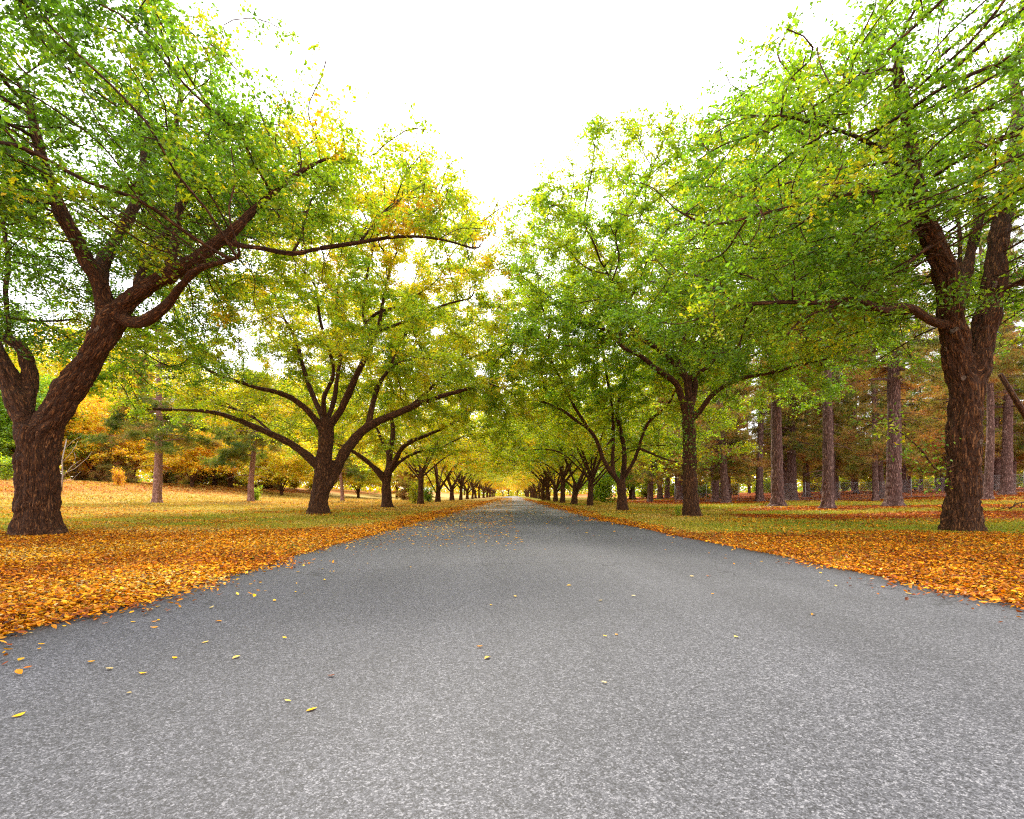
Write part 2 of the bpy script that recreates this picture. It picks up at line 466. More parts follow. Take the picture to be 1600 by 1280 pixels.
# thin cracks
vc = N(t, 'ShaderNodeTexVoronoi', feature='DISTANCE_TO_EDGE'); vc.inputs['Scale'].default_value = 0.22
wn = N(t, 'ShaderNodeTexNoise'); wn.inputs['Scale'].default_value = 1.2; wn.inputs['Detail'].default_value = 5; t.links.new(P, wn.inputs['Vector'])
wa = N(t, 'ShaderNodeVectorMath', operation='MULTIPLY_ADD'); t.links.new(wn.outputs['Color'], wa.inputs[0]); wa.inputs[1].default_value = (2, 2, 2); t.links.new(P, wa.inputs[2])
t.links.new(wa.outputs[0], vc.inputs['Vector'])
ck = ramp(t, [(0.0, (0.30, 0.30, 0.30)), (0.006, (1, 1, 1))]); t.links.new(vc.outputs['Distance'], ck.inputs[0])
ckm = ramp(t, [(0.46, (0, 0, 0)), (0.52, (1, 1, 1))]); t.links.new(noise(t, P, 0.2, 2), ckm.inputs[0])
colr = mixc(t, ckm.outputs[0], sc.outputs[0], mixc(t, 1.0, sc.outputs[0], ck.outputs[0], 'MULTIPLY'))
ua = attr(t, 'u')
trk = ramp(t, [(0.0, (0.62, 0.55, 0.46)), (0.025, (0.88, 0.86, 0.84)), (0.07, (1, 1, 1)), (0.22, (1, 1, 1)), (0.30, (0.84, 0.84, 0.85)), (0.38, (1, 1, 1)), (0.50, (1.0, 1.0, 1.0)), (0.62, (1, 1, 1)), (0.70, (0.84, 0.84, 0.85)), (0.78, (1, 1, 1)), (0.94, (1, 1, 1)), (0.98, (0.88, 0.86, 0.84)), (1.0, (0.62, 0.55, 0.46))])
t.links.new(math_n(t, 'ADD', ua, math_n(t, 'MULTIPLY', math_n(t, 'SUBTRACT', noise(t, P, 0.35, 4), 0.5), 0.10)), trk.inputs[0])
colr = mixc(t, 1.0, colr, trk.outputs[0], 'MULTIPLY')
bs = N(t, 'ShaderNodeBsdfPrincipled'); bs.inputs['Roughness'].default_value = 0.72; bs.inputs['Specular IOR Level'].default_value = 0.38
t.links.new(colr, bs.inputs['Base Color'])
b = N(t, 'ShaderNodeBump'); b.inputs['Strength'].default_value = 0.9; b.inputs['Distance'].default_value = 0.008
t.links.new(chip, b.inputs['Height']); t.links.new(b.outputs[0], bs.inputs['Normal'])
o = N(t, 'ShaderNodeOutputMaterial'); t.links.new(bs.outputs[0], o.inputs['Surface'])
tag(link('road', me, m), kind='structure')

# ------------------------------------------------------------------ leaves as geometry
def leaf_mesh(name, C, size, hue, val, up=0.6, aspect=0.55, rg=None, fold=0.25):
    rg = rg or rng
    n = len(C)
    nrm = rg.normal(size=(n, 3)); nrm /= np.linalg.norm(nrm, axis=1)[:, None]
    nrm[:, 2] = np.abs(nrm[:, 2]) + up
    nrm /= np.linalg.norm(nrm, axis=1)[:, None]
    a = rg.normal(size=(n, 3))
    a -= nrm * np.sum(a * nrm, 1)[:, None]; a /= np.linalg.norm(a, axis=1)[:, None]
    b = np.cross(nrm, a)
    s = (np.asarray(size) * rg.uniform(0.7, 1.3, n))[:, None]
    wd = s * aspect * 0.5
    droop = nrm * s * rg.uniform(-0.15, 0.25, n)[:, None]
    p0 = C - a * s * 0.5
    p1 = C - a * s * 0.05 + b * wd + nrm * s * fold * 0.4
    p2 = C + a * s * 0.5 - droop
    p3 = C - a * s * 0.05 - b * wd + nrm * s * fold * 0.4
    V = np.stack([p0, p1, p2, p3], 1).reshape(-1, 3)
    i = np.arange(n)[:, None] * 4
    Ft = np.concatenate([i + np.array([[0, 1, 2]]), i + np.array([[0, 2, 3]])], 1).reshape(-1, 3)
    return mesh_np(name, V, Ft, 3, {'hue': np.repeat(hue, 4), 'val': np.repeat(val, 4)})

def litter_mesh(name, C, size, hue, val, up=1.4, aspect=0.5, rg=None):
    """ovate, pointed, curled leaves: twelve triangles round a sunken midrib, with a stalk"""
    rg = rg or rng
    n = len(C)
    nrm = rg.normal(size=(n, 3)); nrm /= np.linalg.norm(nrm, axis=1)[:, None]
    nrm[:, 2] = np.abs(nrm[:, 2]) + up; nrm /= np.linalg.norm(nrm, axis=1)[:, None]
    a = rg.normal(size=(n, 3)); a -= nrm * np.sum(a * nrm, 1)[:, None]; a /= np.linalg.norm(a, axis=1)[:, None]
    b = np.cross(nrm, a)
    s = np.asarray(size) * rg.uniform(0.55, 1.3, n)
    curl = rg.uniform(-0.1, 0.9, n); cup = rg.uniform(-0.1, 0.7, n); asp = aspect * rg.uniform(0.75, 1.25, n)
    prof = [(-0.62, 0.012), (-0.5, 0.02), (-0.33, 0.34), (-0.08, 0.5), (0.2, 0.40), (0.38, 0.18), (0.52, 0.0)]
    rows = []
    for (u, w_) in prof:
        mid = C + a * (s * u)[:, None] + nrm * (s * curl * (u * u) * 0.8)[:, None]
        sd_ = b * (s * asp * w_)[:, None]; upv = nrm * (s * cup * w_ * 0.5)[:, None]
        rows.append((mid - sd_ + upv, mid, mid + sd_ + upv))
    V = np.stack([q for r_ in rows for q in r_], 1)          # n x 21 x 3
    ft = []
    for i in range(len(prof) - 1):
        for k in (0, 1):
            p_, q_ = i * 3 + k, (i + 1) * 3 + k
            ft += [(p_, p_ + 1, q_ + 1), (p_, q_ + 1, q_)]
    ft = np.array(ft)
    Ft = (np.arange(n)[:, None, None] * 21 + ft[None]).reshape(-1, 3)
    return mesh_np(name, V.reshape(-1, 3), Ft, 3, {'hue': np.repeat(hue, 21), 'val': np.repeat(val, 21)})

def scatter(n, side, dmin, dmax, xmax=60, power=1.0):
    """points on the ground of one side, denser near the camera, within the frame (a little more)"""
    u = rng.random(n)
    d = dmin * (dmax / dmin) ** u                     # log-uniform in distance
    half = np.minimum(d * 1.12 + 0.5, xmax)
    if side < 0: x0, x1 = -half, road_l(d) + 0.0
    elif side > 0: x0, x1 = road_r(d) + 0.0, half
    else: x0, x1 = road_l(d), road_r(d)
    x0, x1 = np.minimum(x0, x1), x1
    ok = (x1 - x0) > 0
    x = x0 + rng.random(n) * (x1 - x0)
    wgt = (x1 - x0) / (d * 1.2)                       # keep the density per image area even
    keep = ok & (rng.random(n) < np.clip(wgt, 0.02, 1))
    return x[keep], d[keep]

LX, LD = [], []
for side, n in ((-1, 430000), (1, 430000)):
    x, d = scatter(n, side, 1.5, 75)
    x = x + rng.normal(size=len(x)) * 0.12 * 0
    l, nd, dr_ = zones(x, d)
    gap = sst(0.34, 0.46, fbm(np.stack([x * 0.9, d * 0.9, x * 0], -1), 97, 3))
    keep = rng.random(len(x)) < np.clip(l * 1.15 - 0.02, 0.015, 1) * (0.9 if side < 0 else 0.85) * (0.45 + 0.55 * gap)
    LX.append(x[keep]); LD.append(d[keep])
# ragged fringe on the asphalt edge
for side, n in ((-1, 36000), (1, 24000)):
    d = 1.6 * (120 / 1.6) ** rng.random(n)
    off = np.abs(rng.exponential(0.10, n)) * (1 + 0.02 * d) * (0.5 + 1.6 * np.clip(vnoise(np.stack([d * 1.1, d * 0, d * 0 + side], -1), 88) - 0.25, 0, 1))
    x = np.where(side < 0, road_l(d) + off - 0.12, road_r(d) - off + 0.12)
    LX.append(x); LD.append(d)
x = np.concatenate(LX); d = np.concatenate(LD)
gz_ = ground_z(x, d)
inside = (x > road_l(d)) & (x < road_r(d))
gz_ = np.where(inside, np.maximum(gz_, 0.0), gz_)
size = 0.049 * np.maximum(1, d / 9.0) ** 0.66
C = np.stack([x, d, gz_ + 0.008 + size * 0.12 + rng.random(len(x)) * 0.02], -1)
hn = fbm(np.stack([x * 0.5, d * 0.5, x * 0], -1), 44, 3)
hue = np.clip(rng.normal(0.57, 0.22, len(x)) + (hn - 0.5) * 0.7 + np.where(x > 0, -0.05, 0.0), 0, 1)
br_ = rng.random(len(x)) < 0.17
hue = np.where(br_, rng.uniform(0.0, 0.25, len(x)), hue)
val = rng.random(len(x))
val = np.clip(val * (0.55 + 0.9 * fbm(np.stack([x * 1.1, d * 1.1, x * 0], -1), 47, 2)), 0, 1)
nearm = d < 8.5
o = link('fallen_leaves', litter_mesh('fallen_leaves', C[nearm], size[nearm], hue[nearm], val[nearm]), M_FALLEN)
o.color = (0.5, 0.5, 0.5, 1)
tag(o, 'curled orange and yellow leaves lying thick on the nearest verges', 'leaves', kind='stuff')
C, size, hue, val = C[~nearm], size[~nearm], hue[~nearm], val[~nearm]
o = link('fallen_leaves', leaf_mesh('fallen_leaves', C, size, hue, val, up=1.4, aspect=0.55), M_FALLEN)
o.color = (0.5, 0.5, 0.5, 1)
tag(o, 'thick litter of orange and yellow leaves on the verges', 'leaves', kind='stuff')

# leaves lying on the asphalt: more along the left side, most of them pale and far
n = 16000
d = 2.0 * (150 / 2.0) ** rng.random(n)
u = rng.random(n) ** np.where(rng.random(n) < 0.75, 2.4, 1.0)
x = road_l(d) + (road_r(d) - road_l(d)) * u
keep = rng.random(n) < np.where(d < 9, 0.010 + 0.035 * (u < 0.2), np.where(u < 0.5, 0.10 + 0.85 * sst(7, 16, d), 0.02 + 0.25 * sst(10, 40, d)))
x, d, u = x[keep], d[keep], u[keep]
size = 0.045 * np.maximum(1, d / 8.0) ** 0.7
C = np.stack([x, d, 0.018 * (1 - ((u - .5) * 2) ** 2) + 0.001 + size * 0.03], -1)
o = link('scattered_leaves', litter_mesh('scattered_leaves', C, size, np.clip(rng.normal(0.80, 0.22, len(x)), 0, 1), rng.random(len(x)) * 0.6 + 0.3, up=7.0), M_FALLEN)
o.color = (0.5, 0.5, 0.5, 1)
tag(o, 'single yellow leaves strewn over the grey asphalt', 'leaves', kind='stuff')

# needles and brown leaves on the orange ground
LX, LD = [], []
for side, n in ((-1, 90000), (1, 200000)):
    x, d = scatter(n, side, 9, 90, 90)
    l, nd, dr_ = zones(x, d)
    keep = rng.random(len(x)) < np.clip(nd * 1.1 - 0.2, 0, 1)
    LX.append(x[keep]); LD.append(d[keep])
x = np.concatenate(LX); d = np.concatenate(LD)
size = 0.055 * np.maximum(1, d / 9.0) ** 0.8
C = np.stack([x, d, ground_z(x, d) + 0.01 + size * 0.1], -1)
o = link('needle_litter', leaf_mesh('needle_litter', C, size, np.clip(rng.normal(0.20, 0.09, len(x)), 0, 1), rng.random(len(x)), up=1.6, aspect=0.3), M_FALLEN)
o.color = (0.5, 0.5, 0.5, 1)
tag(o, 'rust orange pine needles and brown leaves under the pines and on the left bank', 'leaf litter', kind='stuff')

# grass blades
BX, BD = [], []
for side, n in ((-1, 260000), (1, 260000)):
    x, d = scatter(n, side, 2.0, 80)
    l, nd, dr_ = zones(x, d)
    keep = rng.random(len(x)) < np.clip(1.0 - 0.86 * l - 0.9 * sst(0.5, 0.8, nd), 0.03, 1) * 0.8
    BX.append(x[keep]); BD.append(d[keep])
x = np.concatenate(BX); d = np.concatenate(BD)
l, nd, dr_ = zones(x, d)
n = len(x)
hgt = 0.05 * np.maximum(1, d / 12.0) ** 0.55 * rng.uniform(0.5, 1.4, n)
wd = 0.006 * np.maximum(1, d / 5.0) ** 0.95
an = rng.random(n) * 6.283
dx = np.cos(an); dyv = np.sin(an)
lean = rng.uniform(0.2, 1.3, n) * hgt
an2 = rng.random(n) * 6.283
z0 = ground_z(x, d) - 0.005
a = np.stack([x - dx * wd, d - dyv * wd, z0], -1); b_ = np.stack([x + dx * wd, d + dyv * wd, z0], -1)
c_ = np.stack([x + np.cos(an2) * lean, d + np.sin(an2) * lean, z0 + hgt], -1)
V = np.stack([a, b_, c_], 1).reshape(-1, 3)
hn = fbm(np.stack([x * 0.30, d * 0.30, x * 0], -1), 61, 3)
hue = np.clip(np.where(x < 0, 0.67, 0.64) + (hn - 0.5) * 1.2 + 0.34 * dr_ + rng.normal(0, 0.13, n) + 0.12 * sst(0.1, 0.4, l) * (x < 0), 0, 1)
me = mesh_np('grass', V, np.arange(n * 3).reshape(-1, 3), 3, {'hue': np.repeat(hue, 3), 'val': np.repeat(rng.random(n), 3)})
o = link('grass', me, M_GRASS); o.color = (0.5, 0.5, 0.5, 1)
tag(o, 'short green and straw coloured grass on both lawns', 'grass', kind='stuff')

# ------------------------------------------------------------------ trees
class Skel:
    """nodes with parents and given radii (0 = grown by the pipe rule)"""
    def __init__(s): s.p = []; s.par = []; s.r = []
    def add(s, p, par, r=0.0):
        s.p.append(np.asarray(p, float)); s.par.append(par); s.r.append(r); return len(s.p) - 1
    def limb(s, pts, r0, r1, start=None, step=0.3, power=1.0):
        """smooth limb through pts; start = node index to grow from (None: first point is the root)"""
        pts = [np.asarray(q, float) for q in pts]
        if start is not None: pts = [s.p[start]] + pts
        pts = np.array(pts)
        seg = np.linalg.norm(np.diff(pts, axis=0), axis=1); L = np.concatenate([[0], np.cumsum(seg)])
        m = max(2, int(L[-1] / step) + 1)
        tt = np.linspace(0, L[-1], m)
        # Catmull-Rom
        ext = np.concatenate([[2 * pts[0] - pts[1]], pts, [2 * pts[-1] - pts[-2]]])
        res = []
        for v in tt:
            k = min(np.searchsorted(L, v, side='right') - 1, len(seg) - 1)
            f = (v - L[k]) / max(seg[k], 1e-6)
            a, b, c, d = ext[k], ext[k + 1], ext[k + 2], ext[k + 3]
            res.append(0.5 * ((2 * b) + (c - a) * f + (2 * a - 5 * b + 4 * c - d) * f * f + (3 * b - a - 3 * c + d) * f ** 3))
        par = start if start is not None else -1
        first = 1 if start is not None else 0
        idxs = []
        for i in range(first, m):
            f = (i / (m - 1)) ** power
            par = s.add(res[i], par, r0 + (r1 - r0) * f)
            idxs.append(par)
        return idxs
    def nearest(s, q):
        P = np.array(s.p); return int(np.argmin(np.linalg.norm(P - np.asarray(q, float), axis=1)))

def colonize(sk, A, step=0.35, infl=2.6, kill=0.55, iters=70, rg=None, jitter=0.24, sag=0.0):
    rg = rg or rng
    P = np.array(sk.p); A = np.array(A)
    near = np.full(len(A), -1); nd = np.full(len(A), 1e9)
    def upd(lo):
        nonlocal near, nd
        Q = np.array(sk.p[lo:])
        if not len(Q): return
        for s0 in range(0, len(A), 2000):
            D = np.linalg.norm(A[s0:s0 + 2000, None] - Q[None], axis=2)
            k = D.argmin(1); dm = D[np.arange(len(k)), k]
            bet = dm < nd[s0:s0 + 2000]
            nd[s0:s0 + 2000][bet] = dm[bet]; near[s0:s0 + 2000][bet] = k[bet] + lo
    upd(0)
    alive = nd > kill
    A, near, nd = A[alive], near[alive], nd[alive]
    for it in range(iters):
        if not len(A): break
        lim = infl if it > 6 else infl * 2.5
        act = nd < lim
        if not act.any():
            act = nd < nd.min() + 1.0
        nodes = np.unique(near[act])
        lo = len(sk.p)
        dirs = A - np.array(sk.p)[near]
        dirs /= np.linalg.norm(dirs, axis=1)[:, None] + 1e-9
        acc = np.zeros((lo, 3)); np.add.at(acc, near[act], dirs[act])
        for k in nodes:
            v = acc[k]
            if sk.par[k] >= 0:
                pv = sk.p[k] - sk.p[sk.par[k]]; v = v / (np.linalg.norm(v) + 1e-9) + 0.35 * pv / (np.linalg.norm(pv) + 1e-9)
            v = v / (np.linalg.norm(v) + 1e-9) + rg.normal(size=3) * jitter
            v[2] -= sag
            v /= np.linalg.norm(v) + 1e-9
            sk.add(sk.p[k] + v * step, int(k), 0.0)
        upd(lo)
        alive = nd > kill
        A, near, nd = A[alive], near[alive], nd[alive]

def around(sk, n, rg, rmax=0.12, s=(0.9, 0.9, 0.6), zmin=3.6):
    """points close to the thinner given limbs, so that these carry foliage along their length"""
    P = np.array(sk.p); r = np.array(sk.r)
    k = np.where((r > 0) & (r < rmax) & (P[:, 2] > zmin))[0]
    wt = 1.0 / (0.03 + r[k]); wt /= wt.sum()
    q = P[rg.choice(k, n, p=wt)] + rg.normal(size=(n, 3)) * np.array(s) + np.array([0, 0, 0.15])
    return q[q[:, 2] > zmin - 0.3]

def thin_front(A, d, rg, p=0.85):
    return A[~((A[:, 1] < d - 0.6) & (A[:, 2] < 10.5) & (rg.random(len(A)) < p))]

def radii(sk, tip=0.011, e=2.15):
    n = len(sk.p)
    acc = np.zeros(n); r = np.array(sk.r)
    kids = [[] for _ in range(n)]
    for i in range(n):
        if sk.par[i] >= 0: kids[sk.par[i]].append(i)
    own = np.zeros(n)
    for i in range(n - 1, -1, -1):
        own[i] = max(acc[i], tip ** e)
        if r[i] > 0: own[i] = max(own[i] * 0.0, r[i] ** e)
        if sk.par[i] >= 0 and r[i] == 0: acc[sk.par[i]] += own[i]
    R = own ** (1 / e)
    for i in range(n):                       # never thicker than what carries it
        if r[i] == 0 and sk.par[i] >= 0: R[i] = min(R[i], R[sk.par[i]] * 0.86 if sk.r[sk.par[i]] > 0 else R[sk.par[i]])
    return R, kids

def chains(sk, R, kids):
    """split the skeleton in tubes: the thickest child continues its parent"""
    out = []; roots = [i for i in range(len(sk.p)) if sk.par[i] < 0]
    stack = [(i, None) for i in roots]
    while stack:
        i, p = stack.pop()
        ch = [p] if p is not None else []
        while True:
            ch.append(i)
            if not kids[i]: break
            ks = sorted(kids[i], key=lambda k: -R[k])
            # prefer the child that goes straight on
            if len(ch) > 1 and len(ks) > 1:
                dv = sk.p[i] - sk.p[ch[-2]]; k0 = ks[0]
                ks.sort(key=lambda k: -(R[k] / R[k0] + 0.25 * np.dot(sk.p[k] - sk.p[i], dv) / (np.linalg.norm(dv) * np.linalg.norm(sk.p[k] - sk.p[i]) + 1e-9)))
            for k in ks[1:]: stack.append((k, i))
            i = ks[0]
        out.append(ch)
    return out

def bark_of(V, segs):
    """bark coordinates (across, across, along) of each vertex from the closest limb segment"""
    A, B, S0, U = segs
    out = np.zeros((len(V), 3))
    d = B - A; L2 = np.sum(d * d, 1) + 1e-12; L = np.sqrt(L2); T = d / L[:, None]
    ref = np.array([0.15, 0.98, 0.1])
    UU = ref - T * (T @ ref)[:, None]; UU /= np.linalg.norm(UU, axis=1)[:, None]; WW = np.cross(T, UU)
    for s in range(0, len(V), 4000):
        v = V[s:s + 4000]
        w_ = v[:, None] - A[None]
        tt = np.clip(np.einsum('ijk,jk->ij', w_, d) / L2, 0, 1)
        q = w_ - tt[:, :, None] * d[None]
        D = np.abs(np.linalg.norm(q, axis=2) - U[:, 0][None])
        wgt = np.exp(-(D - D.min(1)[:, None]) / 0.03)
        wgt /= wgt.sum(1)[:, None]
        out[s:s + 4000] = np.stack([(np.einsum('ijk,jk->ij', q, UU) * wgt).sum(1), (np.einsum('ijk,jk->ij', q, WW) * wgt).sum(1), ((S0[None] + tt * L[None]) * wgt).sum(1)], -1)
    return out

def trunk_mesh(name, sk, fine=0.0, thick=0.05, disp=0.02, flare=0.35, sides_small=5, rfoot=None):
    R, kids = radii(sk)
    chs = chains(sk, R, kids)
    T = Tubes(); H = Tubes(); seg = [[], [], [], []]
    smin = len(sk.p)
    depth = np.zeros(len(sk.p))
    for i in range(len(sk.p)):
        if sk.par[i] >= 0: depth[i] = depth[sk.par[i]] + np.linalg.norm(sk.p[i] - sk.p[sk.par[i]])
    z0 = sk.p[0][2]
    for ch in chs:
        Pp = np.array([sk.p[i] for i in ch]); Rr = R[ch].copy()
        if len(ch) > 1 and sk.par[ch[0]] is not None and ch[0] != 0:
            Rr[0] = min(Rr[0], Rr[1] * 1.15)
        if len(Pp) < 2: continue
        if ch[0] == 0:
            Rr = Rr * (1 + flare * np.exp(-(Pp[:, 2] - z0) / 0.35))
            Pp = np.concatenate([[Pp[0] - np.array([0, 0, 0.35])], Pp]); Rr = np.concatenate([[Rr[0] * 1.05], Rr])
        if len(Pp) > 3:                        # soften kinks of thin shoots
            Q = Pp.copy(); Q[1:-1] = 0.25 * Pp[:-2] + 0.5 * Pp[1:-1] + 0.25 * Pp[2:]; Pp = Q
        big = Rr >= thick
        if fine > 0 and big[:2].all():
            k = len(big) if big.all() else int(np.argmin(big)) + 1
            H.add(Pp[:k], Rr[:k], 20, cap=True, s0=depth[ch[0]])
            for a in range(k - 1):
                seg[0].append(Pp[a]); seg[1].append(Pp[a + 1]); seg[2].append(depth[ch[min(a, len(ch) - 1)]]); seg[3].append([(Rr[a] + Rr[a + 1]) / 2])
            if k < len(Pp): T.add(Pp[k - 1:], Rr[k - 1:], 7, s0=depth[ch[0]])
        else:
            sides = 14 if Rr.max() > 0.12 else (8 if Rr.max() > 0.04 else sides_small)
            T.add(Pp, Rr, sides, s0=depth[ch[0]])
    if H.n:
        V, Fq, B = H.arrays()
        tmp = bpy.data.meshes.new('tmp')
        tmp.from_pydata(V.tolist(), [], [tuple(dict.fromkeys(f)) for f in Fq.tolist()])
        ob = bpy.data.objects.new('tmp', tmp); COL.objects.link(ob)
        md = ob.modifiers.new('r', 'REMESH'); md.mode = 'VOXEL'; md.voxel_size = fine
        ms = ob.modifiers.new('s', 'SMOOTH'); ms.factor = 0.7; ms.iterations = 22
        dg = bpy.context.evaluated_depsgraph_get()
        ev = bpy.data.meshes.new_from_object(ob.evaluated_get(dg))
        bpy.data.objects.remove(ob); bpy.data.meshes.remove(tmp)
        n = len(ev.vertices)
        co = np.zeros(n * 3); ev.vertices.foreach_get('co', co); co = co.reshape(-1, 3)
        no = np.zeros(n * 3); ev.vertices.foreach_get('normal', no); no = no.reshape(-1, 3)
        segs = (np.array(seg[0]), np.array(seg[1]), np.array(seg[2]), np.array(seg[3]))
        bk = bark_of(co, segs)
        q = bk * np.array([8.5, 8.5, 1.9]); q = q + (fbm(bk * np.array([5, 5, 1.6]), 3, 2)[:, None] - 0.5) * 1.6
        rid = 1 - np.abs(2 * vnoise(q, 9) - 1); rid2 = 1 - np.abs(2 * vnoise(q * 2.3, 12) - 1)
        lump = fbm(co * 1.6, 77, 2) - 0.5
        size_k = np.clip(np.hypot(bk[:, 0], bk[:, 1]) / 0.35, 0.25, 1)
        off = -disp * (rid ** 2.5) * 1.7 - disp * 0.7 * rid2 ** 2 + disp * 0.8
        off = off * size_k + lump * 0.16 * size_k
        # root lobes
        zz = co[:, 2] - z0
        th = np.arctan2(co[:, 1] - sk.p[0][1], co[:, 0] - sk.p[0][0])
        lob = (np.cos(th * 5 + 1.3) * 0.5 + np.cos(th * 3 + 0.4) * 0.5)
        off = off + np.exp(-np.clip(zz, 0, 9) / 0.22) * 0.09 * lob * (R[0] / 0.5)
        co = co + no * off[:, None]
        f4 = []
        lt = np.zeros(len(ev.polygons), dtype=np.int32); ev.polygons.foreach_get('loop_total', lt)
        lv = np.zeros(len(ev.loops), dtype=np.int32); ev.loops.foreach_get('vertex_index', lv)
        ls = np.zeros(len(ev.polygons), dtype=np.int32); ev.polygons.foreach_get('loop_start', ls)
        if (lt == 4).all(): f4 = lv.reshape(-1, 4)
        else:
            q4 = lt == 4; f4 = np.stack([lv[ls[q4] + k] for k in range(4)], -1)
            t3 = lt == 3
            if t3.any(): f4 = np.concatenate([f4, np.stack([lv[ls[t3]], lv[ls[t3] + 1], lv[ls[t3] + 2], lv[ls[t3] + 2]], -1)])
        bpy.data.meshes.remove(ev)
        if T.n:
            V2, F2, B2 = T.arrays()
            V = np.concatenate([co, V2]); Fq = np.concatenate([f4, F2 + n]); B = np.concatenate([bk, B2])
        else: V, Fq, B = co, f4, bk
    else:
        V, Fq, B = T.arrays()
    me = mesh_np(name, V, Fq, 4, {'bark': B}, True)
    me.validate()
    return me, R

def crown_mesh(name, sk, R, n_leaf, size, hue0=0.3, hvar=0.5, spread=0.30, twig=0.03, extra=None, rg=None, top=(0, 0), flat=0.55, up=0.5, hfun=None, zmin=2.2, tw_out=None, keep=None):
    rg = rg or rng
    P = np.array(sk.p)
    ok = (R < twig * 1.25) & (np.array(sk.r) < twig) & (P[:, 2] > P[0, 2] + zmin)
    tips = P[ok]
    per = 13
    nt_ = n_leaf // per
    k = rg.integers(0, len(tips), nt_)
    st = tips[k] + rg.normal(size=(nt_, 3)) * spread * np.array([0.45, 0.45, 0.45 * flat])
    dr = st.copy(); dr[:, :2] -= P[0, :2]; dr[:, 2] = 0
    dr /= np.linalg.norm(dr, axis=1)[:, None] + 1e-6
    dr = dr * 0.5 + rg.normal(size=(nt_, 3)) * np.array([0.9, 0.9, 0.45]); dr[:, 2] -= 0.10
    dr /= np.linalg.norm(dr, axis=1)[:, None]
    ln = rg.uniform(0.5, 1.5, nt_) * spread * 1.7
    cl_ = fbm(st * 0.9, 51, 2)
    kt = rg.random(nt_) < np.clip(0.30 + (cl_ - 0.33) * 4.2, 0.12, 1)
    st, dr, ln = st[kt], dr[kt], ln[kt]; nt_ = len(st)
    tt = rg.random((nt_, per)) ** 0.8
    C = (st[:, None] + dr[:, None] * (tt * ln[:, None])[:, :, None] - np.array([0, 0, 0.25])[None, None] * (tt ** 2 * ln[:, None])[:, :, None]).reshape(-1, 3)
    C = C + rg.normal(size=C.shape) * np.array([0.6, 0.6, 0.35]) * size
    if keep is not None: C = C[keep(C)]
    if tw_out is not None: tw_out.append((st, dr, ln))
    # clumps: leaf sprays vary in fullness
    if extra is not None: C = np.concatenate([C, extra])
    n = len(C)
    cn = fbm(C * 0.45, 52, 3) - 0.5; cn2 = vnoise(C * 2.2, 53) - 0.5
    hue = hue0 + cn * hvar + cn2 * 0.20 + rg.normal(0, 0.075, n)
    if hfun is not None: hue = hue + hfun(C)
    val = np.clip(rg.random(n) * 0.8 + 0.2 * (vnoise(C * 1.5, 54)), 0, 1)
    return leaf_mesh(name, C, size, np.clip(hue, 0, 1), val, up=up, rg=rg)

def envelope(n, c, rx, ztop, zbot, rg=None, hollow=0.35, seed=0, ry=None, arch=0.26):
    """points in a spreading dome: c = (x,y) centre, flat-bottomed"""
    rg = rg or rng; ry = ry or rx
    out = []
    while len(out) < n:
        u = rg.uniform(-1, 1, (n * 3, 3))
        r = np.hypot(u[:, 0], u[:, 1])
        z = (u[:, 2] + 1) / 2
        top = np.sqrt(np.clip(1 - r ** 3.8, 0, 1))
        low = arch * (1 - r ** 1.5) + 0.12 * (vnoise(u * 3 + 5, seed) - 0.3)
        keep = (r < 1) & (z < top) & (z > low) & ((r > hollow * (1 - z)) | (z > 0.5))
        nn = vnoise(np.stack([u[:, 0] * rx / 1.6, u[:, 1] * ry / 1.6, z * (ztop - zbot) / 1.3], -1), seed + 1)
        keep &= nn > 0.36
        for q, zq in zip(u[keep], z[keep]):
            out.append((c[0] + q[0] * rx, c[1] + q[1] * ry, zbot + zq * (ztop - zbot)))
    return np.array(out[:n])

def hero(limbs, d, z_ref=None):
    """limbs: list of (points [(px,py,depth offset)], width px at start, width px at end, attach?)"""
    sk = Skel()
    for i, (pts, w0, w1) in enumerate(limbs):
        P3 = [unproj(a, b, d + (c_ if len(p_) else 0)) for p_ in [pts] for (a, b, c_) in pts]
        k0 = w0 * d / F / 2 / math.hypot(1, (pts[0][0] - VPX) / F); k1 = w1 * d / F / 2 / math.hypot(1, (pts[-1][0] - VPX) / F)
        if i > 0 and d > 20: k0 *= 1.12; k1 *= 1.1
        if i == 0:
            P3[0][2] = gz(P3[0][0], P3[0][1]) - 0.02
            sk.limb(P3, k0, k1, None, step=0.25)
        else:
            st = sk.nearest(P3[0])
            sk.limb(P3[1:], k0, k1, st, step=0.25)
    return sk

